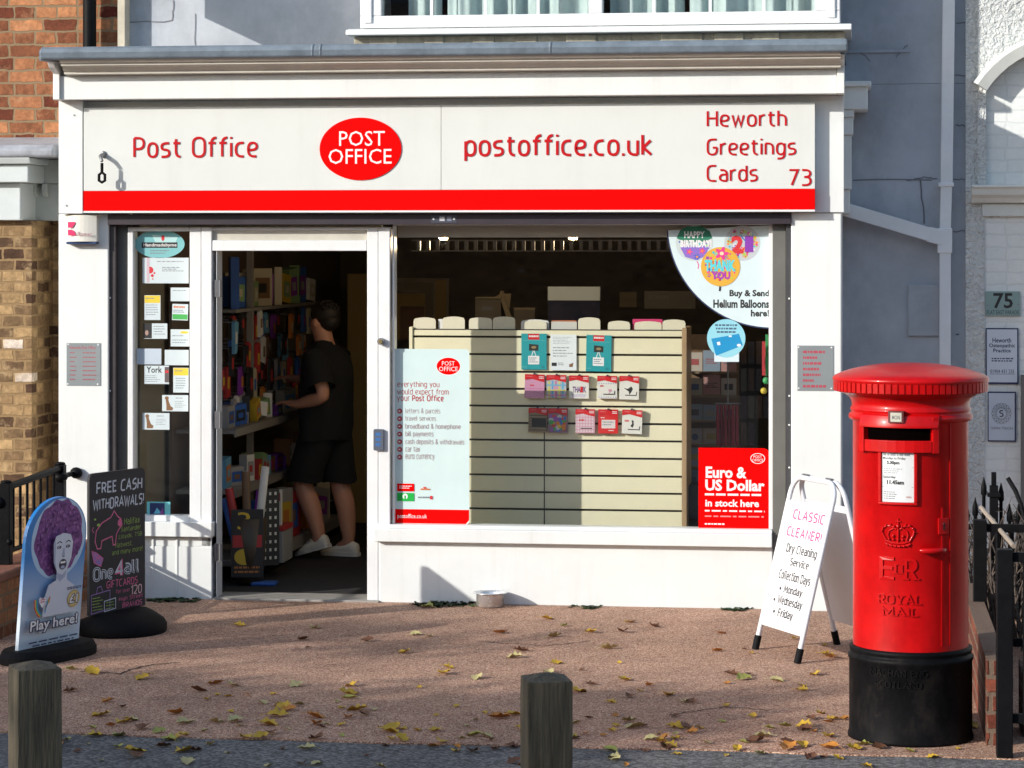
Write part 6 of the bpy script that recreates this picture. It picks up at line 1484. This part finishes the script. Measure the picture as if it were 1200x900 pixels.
for i in range(4):
    for k in range(16):
        yy = 1.1 + k * .15 + rn.uniform(-.03, .03); z = 1.64 - i * .165 + rn.uniform(-.03, .03); ci = rn.choice([0, 2, 4, 5, 8, 9, 9, 1, 10, 7, 11]); w = MB(); hh_ = rn.uniform(.12, .2); xx = -1.98 + rn.uniform(-.05, .05)
        w.prism([(yy, z), (yy + .03, z + .015), (yy + rn.uniform(.07, .11), z), (yy + rn.uniform(.06, .12), z - hh_), (yy + rn.uniform(-.02, .01), z - hh_ + rn.uniform(-.02, .02))], 'x', xx - .02, xx, GM[ci]); w.box(xx + .001, xx + .003, yy + .015, yy + .06, z - hh_ * .7, z - hh_ * .3, GM[(ci + 3) % 12]); w.tube([(xx - .25, yy + .04, z + .005), (xx, yy + .04, z + .005)], .004, DULLSTEEL)
        w.build('hanging_packet', GM[ci], None, label='%s packet hanging on a peg inside the door' % gcol[ci][0], cat='packet', group='%s packets on pegs' % gcol[ci][0])
# floor items just inside the jamb: rolls of wrapping paper in a yellow bin, blue item
wb = MB(); wb.lathe([(.085, .02), (.11, .42), (.10, .42), (.08, .04)], (-1.74, .70), 20); wb.build('bin', C('bin_black', (.05, .035, .02), .5), None, label='dark bin of wrapping paper rolls just inside the door jamb', cat='bin')
for k, (dx, dy, ci, h) in enumerate(((-.06, .0, 0, .52), (.05, -.02, 2, .66), (.02, .05, 4, .50), (.03, .05, 9, .50), (-.02, .04, 5, .62), (-.08, .03, 1, .45))):
    w = MB(); a = Vector((-1.74 + dx * .6, .70 + dy * .6, .08)); b = a + Vector((dx * 1.6, dy * 1.4, h)); w.tube([a, b], .026, GM[ci], 12); w.tube([b, b + (b - a).normalized() * .002], .017, GM[2], 12)
    w.build('paper_roll', GM[ci], None, label='%s wrapping paper roll standing in the bin by the door' % gcol[ci][0], cat='paper roll', group='wrapping paper rolls')
w = MB(); P = Panel(w, frame((-1.83, .585, .06), (1, .25, 0), (0, 0, 1)), .20, .42); P.base(GM[9], .006); P.text('3', .2, .04, .6, .3, GM[3]); P.rect(.05, .38, .95, .56, GM[0]); P.ell(.4, .7, .3, .12, GM[3]); P.scrib(.1, .84, .95, .97, GM[7], 2, 3)
w.build('floor_display', GM[9], None, label='black and yellow card display standing on the floor by the hinged jamb', cat='display')
w = MB(); w.box(-1.72, -1.56, .62, .72, .005, .03, GM[1]); w.build('blue_tray', GM[1], None, label='flat blue tray on the dark floor just inside the door', cat='tray', bevel=.01)
SPB = C('spot_black', (.02, .02, .022))
w = MB(); P = Panel(w, frame((-1.70, .86, .10), (.8, .6, 0), (0, 0, 1)), .12, .48); P.base(SPB, .05)
for i in range(9):
    for j in range(3): P.rect(.12 + j * .3, .04 + i * .105, .24 + j * .3, .08 + i * .105, GM[2])
w.build('spotted_box', SPB, None, label='tall black box with white marks beside the wrapping paper bin', cat='box')
w = MB(); w.box(-1.735, -1.60, 1.02, 1.3, .10, .30, GM[8]); w.box(-1.74, -1.595, 1.015, 1.31, .302, .33, GM[0]); w.build('product_crate', GM[8], None, label='grey crate with red rim at the end of the bottom shelf', cat='crate', bevel=.004)
w = MB(); w.box(-1.72, -1.62, 1.05, 1.09, .335, .56, GM[2]); P = Panel(w, frame((-1.72, 1.048, .335), (1, 0, 0), (0, 0, 1)), .10, .22); P.rect(.05, .05, .95, .3, GM[0]); P.ell(.5, .6, .35, .25, GM[11]); P.ell(.7, .7, .15, .12, GM[3]); P.scrib(.1, .1, .9, .25, GM[2], 2, 3)
w.build('magazine', GM[2], None, label='white magazine with red heading standing on the grey crate', cat='magazine')
# yellow door at the back right of the doorway
w = MB(); w.box(-1.84, -1.52, 4.3, 4.36, 0, 1.9); w.build('inner_door', C('inner_door_yellow', (.38, .26, .09), .6), None, label='dull yellow inner door at the back behind the person', cat='door', bevel=.005)

# ------------------------------------------------------------------ the customer
PO = Vector((-1.56, 2.15, .004))
pf_ = Vector((-.93, .36, 0)).normalized(); pl_ = Vector((-pf_.y, pf_.x, 0))
def PW(f, l, u): return PO + pf_ * f + pl_ * l + Vector((0, 0, u))
def skin(name, verts, edges, radii, m, parent, sub=2, root=0, post=None):
    me = bpy.data.meshes.new(name); me.from_pydata([PW(*v) - PO for v in verts], edges, []); ob = bpy.data.objects.new(name, me); COL.objects.link(ob)
    sk = ob.modifiers.new('skin', 'SKIN'); sk.use_smooth_shade = True; sk.branch_smoothing = .6
    for i, r in enumerate(radii): me.skin_vertices[0].data[i].radius = r if isinstance(r, tuple) else (r, r); me.skin_vertices[0].data[i].use_root = (i == root)
    sb = ob.modifiers.new('sub', 'SUBSURF'); sb.levels = sub; sb.render_levels = sub
    dg = bpy.context.evaluated_depsgraph_get(); m2 = bpy.data.meshes.new_from_object(ob.evaluated_get(dg)); ob.modifiers.clear(); ob.data = m2; bpy.data.meshes.remove(me); m2.name = name
    m2.materials.clear(); m2.materials.append(m)
    for p in m2.polygons: p.use_smooth = True
    if post: post(m2)
    ob.parent = parent; POS[ob.name] = PO; return ob
per = empty('person', PO, 'person in black T-shirt, black shorts and white trainers reaching to the shelves inside the door', 'person')
SKIN = mat('skin', (.60, .29, .19), .5, var=.06); HAIRM = C('hair_dark', (.018, .013, .010), .6); CLO = C('cloth_black', (.010, .010, .011), .9, bump=.2, bscale=40); SHOE = C('trainer_white', (.80, .77, .70), .6)
V_ = []; E_ = []; R_ = []
def vtx(p, r, link=None):
    V_.append(p); R_.append(r)
    if link is not None: E_.append((link, len(V_) - 1))
    return len(V_) - 1
pel = vtx((0, 0, .93), (.13, .105)); wa = vtx((.01, 0, 1.10), (.125, .10), pel); chst = vtx((-.01, 0, 1.29), (.145, .11), wa); nb = vtx((.0, 0, 1.43), (.06, .055), chst); nk = vtx((.02, 0, 1.50), (.068, .066), nb); hd_ = vtx((.045, 0, 1.57), (.082, .075), nk); ht = vtx((.03, 0, 1.655), (.085, .075), hd_)
def arm(side_, el, wr, hand):
    sh = vtx((-.01, .17 * side_, 1.38), .062, chst); e = vtx(el, .052, sh); m_ = vtx(tuple((el[i] + wr[i]) / 2 for i in range(3)), .047, e); wv = vtx(wr, .032, m_); pv = vtx(hand, (.036, .020), wv)
    dr = (Vector(hand) - Vector(wr)).normalized(); sd = dr.cross(Vector((0, 0, 1))).normalized(); up_ = sd.cross(dr)
    for k, (off, ln) in enumerate(((-.03, .065), (-.01, .08), (.011, .075), (.031, .058))):
        b_ = Vector(hand) + sd * off + dr * .03; a1 = vtx(tuple(b_), .0095, pv); a2 = vtx(tuple(b_ + dr * ln * .5 - up_ * .008), .009, a1); vtx(tuple(b_ + dr * ln * .9 - up_ * .03), .008, a2)
    t1 = vtx(tuple(Vector(hand) + sd * .035 - up_ * .01 - dr * .01), .011, pv); vtx(tuple(Vector(hand) + sd * .055 - up_ * .03 + dr * .03), .009, t1)
arm(1, (-.14, .23, 1.10), (.10, .20, 1.04), (.17, .19, 1.05))
arm(-1, (.12, -.21, 1.15), (.31, -.14, 1.19), (.38, -.12, 1.20))
def leg(side_, kn, an, heel_up, toe):
    hp = vtx((0, .085 * side_, .86), (.095, .095), pel); k_ = vtx(kn, .070, hp); cf = vtx((kn[0] * .62 + an[0] * .38 - .02, kn[1], kn[2] * .62 + an[2] * .38), .072, k_); a_ = vtx(an, .045, cf); vtx(toe, (.036, .026), a_)
leg(1, (.13, .10, .50), (-.02, .10, .13), .05, (.08, .10, .055))
leg(-1, (-.06, -.09, .48), (-.13, -.09, .10), 0, (-.03, -.09, .04))
def face(me):
    for v in me.vertices:
        d_ = v.co; f = d_.dot(pf_); l = d_.dot(pl_); u = d_.z
        if u > 1.5 and f > .09:
            if abs(l) < .016 and 1.555 < u < 1.61: v.co += pf_ * .022 * (1 - abs(l) / .016)
            if 1.60 < u < 1.62 and .015 < abs(l) < .045: v.co -= pf_ * .006
            if abs(l) < .02 and 1.535 < u < 1.548: v.co += pf_ * .006
skin('body', V_, E_, R_, SKIN, per, 2, 0, face)
def cloth(name, rings, n=28, fold=.008, seed=0, mb=None):
    """loose garment: rings of (forward, left, up, half depth, half width), open at both ends"""
    w = mb or MB(); vs = []
    for j, (f, l, u, rf, rl) in enumerate(rings):
        for q in range(n):
            a = 2 * pi * q / n; k = 1 + fold / .15 * (sin(a * 5 + seed + j * .7) + .6 * sin(a * 9 + seed * 2 - j))
            vs.append(PW(f + rf * k * cos(a), l + rl * k * sin(a), u + .006 * sin(a * 3 + j)))
    w.add(vs, [(j * n + q, j * n + (q + 1) % n, j * n + n + (q + 1) % n, j * n + n + q) for j in range(len(rings) - 1) for q in range(n)], CLO, True); return w
tw = cloth('t', [(.005, 0, .80, .165, .205), (.0, 0, .90, .17, .21), (.0, 0, 1.02, .165, .205), (-.01, 0, 1.16, .165, .205), (-.015, 0, 1.28, .16, .215), (-.012, 0, 1.36, .135, .20), (0, 0, 1.41, .10, .15), (.01, 0, 1.445, .075, .085), (.015, 0, 1.465, .07, .074)], seed=1)
def sleeve(s_, e):
    a = Vector((-.012, .165 * s_, 1.385)); b = Vector((e[0] * .8, e[1], 1.385 + (e[2] - 1.385) * .8)); d = (b - a); vs = []; n = 16; d.normalize(); u_ = d.cross(Vector((1, 0, .2))).normalized(); v_ = d.cross(u_)
    for j in range(5):
        c = a + (b - a) * (j / 4); r_ = (.075, .095, .098, .096, .098)[j]
        for q in range(n):
            an = 2 * pi * q / n; p = c + (u_ * cos(an) + v_ * sin(an)) * r_ * (1 + .05 * sin(an * 4 + j)); vs.append(PW(*p))
    tw.add(vs, [(j * n + q, j * n + (q + 1) % n, j * n + n + (q + 1) % n, j * n + n + q) for j in range(4) for q in range(n)] + [tuple(range(n))], CLO, True)
sleeve(1, (-.14, .23, 1.10)); sleeve(-1, (.12, -.21, 1.15))
tw.build('t_shirt', CLO, per)
sw = cloth('s', [(.0, .0, 1.0, .14, .17), (.0, .0, .90, .155, .19), (.01, .0, .80, .16, .195)], seed=2)
cloth('s', [(.01, .075, .86, .14, .10), (.04, .09, .74, .135, .105), (.08, .098, .62, .125, .11), (.105, .10, .515, .125, .115)], 20, .006, 3, sw); cloth('s', [(.0, -.075, .86, .14, .10), (-.02, -.085, .74, .135, .105), (-.04, -.09, .62, .12, .11), (-.055, -.09, .505, .12, .112)], 20, .006, 4, sw)
sw.build('shorts', CLO, per)
w = MB(); hc = PW(.02, 0, 1.635)
rn = random.Random(3)
w.ball(PW(.0, 0, 1.648), (.104, .090, .088), HAIRM, 20, 12); w.ball(PW(-.03, 0, 1.595), (.074, .074, .066), HAIRM, 16, 8)
for k in range(60):
    a = rn.uniform(0, 6.28); t = rn.uniform(.1, 1.2); c = PW(.0 + .1 * sin(t) * cos(a), .088 * sin(t) * sin(a), 1.648 + .086 * cos(t)); w.ball(c, (.014, .014, .012), HAIRM, 6, 4)
w.build('hair', HAIRM, per)
w = MB()
for s_ in (1, -1): w.ball(PW(.03, .083 * s_, 1.585), (.022, .012, .032), SKIN, 10, 6)
w.build('ears', SKIN, per)
def shoe(fa, la, ua, toe_f, toe_u):
    w = MB(); rows = []
    heel = Vector((fa - .075, la, ua - .02)); toe = Vector((toe_f, la, toe_u)); dr = (toe - heel); Ln = dr.length; dr.normalize(); upv = Vector((-dr.z, 0, dr.x))
    for t, wd, h in ((0, .018, .05), (.03, .034, .085), (.2, .038, .105), (.4, .040, .085), (.6, .047, .062), (.8, .045, .045), (.95, .030, .032), (1, .012, .02)):
        c = heel + dr * (t * Ln); ring = []
        for k in range(12):
            a = 2 * pi * k / 12; yy = wd * cos(a) ; zz = max(0, h * .5 + h * .5 * sin(a)) if sin(a) > -.6 else 0
            q = c + upv * zz; ring.append(PW(q.x, q.y + yy, q.z))
        rows += ring
    fs = [tuple(range(12))[::-1], tuple(range(84, 96))]
    for i in range(7):
        for k in range(12): fs.append((i * 12 + k, i * 12 + (k + 1) % 12, i * 12 + 12 + (k + 1) % 12, i * 12 + 12 + k))
    w.add(rows, fs, SHOE, True)
    sh_ = w.build('shoe', SHOE, per); w = MB(); out = []
    for t, wd in ((-.02, .022), (.05, .037), (.25, .041), (.45, .043), (.62, .050), (.82, .047), (.95, .032), (1.02, .012)): out.append((t, wd))
    ring = [(t, wd) for t, wd in out] + [(t, -wd) for t, wd in out[::-1]]; n = len(ring); vs = []
    for h in (-.004, .022):
        for t, wd in ring:
            q = heel + dr * (t * Ln) + upv * h; vs.append(PW(q.x, q.y + wd, max(q.z, .001)))
    w.add(vs, [tuple(range(n))[::-1], tuple(range(n, 2 * n))] + [(k, (k + 1) % n, n + (k + 1) % n, n + k) for k in range(n)], C('sole_white', (.70, .69, .66)))
    for k in range(4):
        t = .36 + k * .09; q = heel + dr * (t * Ln) + upv * (.092 - k * .012); w.tube([PW(q.x, q.y - .024, q.z), PW(q.x, q.y + .024, q.z)], .005, C('lace', (.55, .53, .48)), 5)
    w.build('sole', SHOE, sh_); return sh_
shoe(-.02, .10, .105, .175, .008); shoe(-.13, -.09, .03, .09, .006)

# ------------------------------------------------------------------ weeds and fallen leaves
rn = random.Random(50)
WG = C('weed_green', (.05, .10, .025), .7, var=.4); WD = C('weed_dark', (.025, .045, .018), .7, var=.4)
def weed(x0, x1, y, n, h, label):
    w = MB()
    for i in range(n):
        p = ground(rn.uniform(x0, x1), y + rn.uniform(-1, 3)); p.z = 0; m = rn.choice([WG, WD, WD])
        for k in range(4):
            a = rn.uniform(0, 2 * pi); l = rn.uniform(.02, .05); t = Vector((cos(a), sin(a), 0)); u = Vector((-t.y, t.x, 0)) * l * .3; z = Vector((0, 0, rn.uniform(.2, 1) * h))
            w.add([p, p + t * l * .5 + u + z * .7, p + t * l + z * .6, p + t * l * .5 - u + z * .7], [(0, 1, 2, 3)], m)
    w.build('weed', WG, None, label=label, cat='weed')
weed(485, 552, 708.5, 40, .03, 'low green weeds at the foot of the riser left of the dog bowl')
weed(848, 885, 713.5, 16, .02, 'small dark weeds at the foot of the riser by the folding sign')
weed(175, 232, 703, 40, .02, 'low weeds and moss below the narrow window panel')
weed(668, 700, 711.5, 14, .02, 'tiny dark weeds below the middle of the window sill')
LM = []
for nm, c in (('yellow', (.58, .36, .03)), ('orange', (.50, .20, .03)), ('pale', (.52, .45, .20)), ('brown', (.16, .065, .03)), ('greenish', (.36, .36, .08))):
    LM.append((nm, C('leaf_' + nm, c, .6, var=.3, vscale=30)))
def leafmesh(nm, m, k):
    rl = random.Random(k * 7 + 1); w = MB(); n = 7; L = 1.0; vs = []; curl = rl.uniform(.1, .45); bend = rl.uniform(-.3, .3)
    for i in range(n + 1):
        t = i / n; hw = .34 * sin(pi * t ** .8) * (1 + .18 * ((i % 2) * 2 - 1)) + .01; z = .02 + curl * (t - .5) ** 2 * 1.2
        for q in (-1, 0, 1): vs.append((t - .5, q * hw + bend * (t - .5) ** 2, z + abs(q) * hw * rl.uniform(.2, .8)))
    fs = [(i * 3 + q, i * 3 + q + 1, i * 3 + q + 4, i * 3 + q + 3) for i in range(n) for q in (0, 1)]
    w.add(vs, fs, m, True); w.tube([(-.5, 0, .1), (-.68, .03, .04), (-.8, .09, .02)], .012, m, 4)
    me = bpy.data.meshes.new('fallen_leaf'); me.from_pydata(w.v, [], w.f); me.materials.append(m)
    for p in me.polygons: p.use_smooth = True
    return me
LEAF = {(i, k): leafmesh(nm, m, i * 3 + k) for i, (nm, m) in enumerate(LM) for k in range(3)}
def blocked(p):
    if (p - BXC).length < .31 or p.x > 2.5 or p.x < -2.5: return True
    for c in (Vector((-2.2, -1.9, 0)), Vector((-2.05, -.9, 0))):
        if (p - c).length < .42: return True
    return abs(p.x - bc.x) < .14 and abs(p.y - bc.y) < .14
n_ = 0
while n_ < 270:
    yy = 708 + 190 * rn.random() ** .62
    if rn.random() < .3: yy = rn.uniform(835, 880)
    px = rn.uniform(40, 1165)
    if yy < 790 and px < 420 and rn.random() < .6: continue
    p = ground(px, yy)
    if p.y > -.06: continue
    if blocked(p): continue
    i = rn.choices(range(5), (36, 13, 18, 24, 9))[0]; k = rn.randrange(3); s_ = rn.choice([rn.uniform(.03, .055), rn.uniform(.045, .085), rn.uniform(.06, .10)]) * (1.12 if i < 2 else 1)
    o = bpy.data.objects.new('fallen_leaf', LEAF[(i, k)]); COL.objects.link(o); o.location = (p.x, p.y, .003 if p.y > -4.16 else -.003); o.rotation_euler = (rn.uniform(-.25, .25), rn.uniform(-.25, .25), rn.uniform(0, 6.28)); o.scale = (s_, s_, s_)
    where = 'red-brown forecourt' if p.y > -4.16 else 'grey pavement'
    tag(o, 'small %s fallen leaf lying on the %s' % (LM[i][0], where), 'leaf', '%s leaves on the %s' % (LM[i][0], where)); n_ += 1

# ------------------------------------------------------------------ street trees and houses that stand behind the photographer: they shade the pavement
rn = random.Random(91)
TL = C('tree_leaf', (.05, .09, .025), .7, var=.3); BARK = C('tree_bark', (.10, .08, .06), .9, bump=.5)
def tree(x, y, zc, rx, ry, rz, n, label, seed):
    rn = random.Random(seed); e = empty('street_tree', (x, y, 0), label, 'tree', 'street trees')
    w = MB(); w.tube([(x, y, 0), (x + .05, y, zc * .5), (x, y + .05, zc)], [.11, .09, .05], BARK, 8)
    for k in range(6):
        a = k * 1.05; w.tube([(x, y, zc * .7), (x + rx * .4 * cos(a), y + ry * .4 * sin(a), zc), (x + rx * .8 * cos(a), y + ry * .8 * sin(a), zc + rz * .3)], [.05, .03, .01], BARK, 5)
    w.build('trunk', BARK, e); w = MB()
    cl = [Vector((rn.gauss(0, .45) * rx, rn.gauss(0, .45) * ry, rn.gauss(0, .42) * rz)) for _ in range(max(10, n // 130))]
    for i in range(n):
        c = rn.choice(cl); p = Vector((x, y, zc)) + c + Vector((rn.gauss(0, .2), rn.gauss(0, .2), rn.gauss(0, .17)))
        q = Matrix.Rotation(rn.uniform(0, 6.28), 3, Vector((rn.gauss(0, 1), rn.gauss(0, 1), rn.gauss(0, 1))).normalized()); s_ = rn.uniform(.06, .11)
        w.add([p + q @ Vector(v) * s_ for v in ((-1, 0, 0), (-.2, -.5, .1), (1, 0, 0), (-.2, .5, .1))], [(0, 1, 2, 3)], TL)
    w.build('crown', TL, e)
for k, (xp, zp, rx, rz, n, Y_) in enumerate(((.6, -2.5, 1.4, .68, 4600, -11), (2.7, -2.45, 1.4, .62, 4600, -10.5), (4.9, -2.5, 1.3, .55, 4200, -11), (-1.3, -2.3, 1.2, .75, 3400, -10.5), (.0, -1.2, .9, .46, 1700, -12), (11.6, -4.35, 1.6, .75, 3000, -16))):
    tree(xp + 1.25 * Y_, Y_, zp - .5875 * Y_, rx, .9, rz, n, ('small leafy street tree on the near side of the road', 'small leafy street tree on the near side of the road')[k % 2], k + 5)
th = empty('terrace_house', (0, -34, 0), 'row of brick houses across the road', 'house')
w = MB(); w.box(-45, 45, -40, -34, 0, 7.0); w.build('wall', BRICK, th)
w = MB(); w.prism([(-40.3, 6.9), (-33.7, 6.9), (-37, 9.2)], 'x', -45, 45); w.build('roof', LEAD, th)
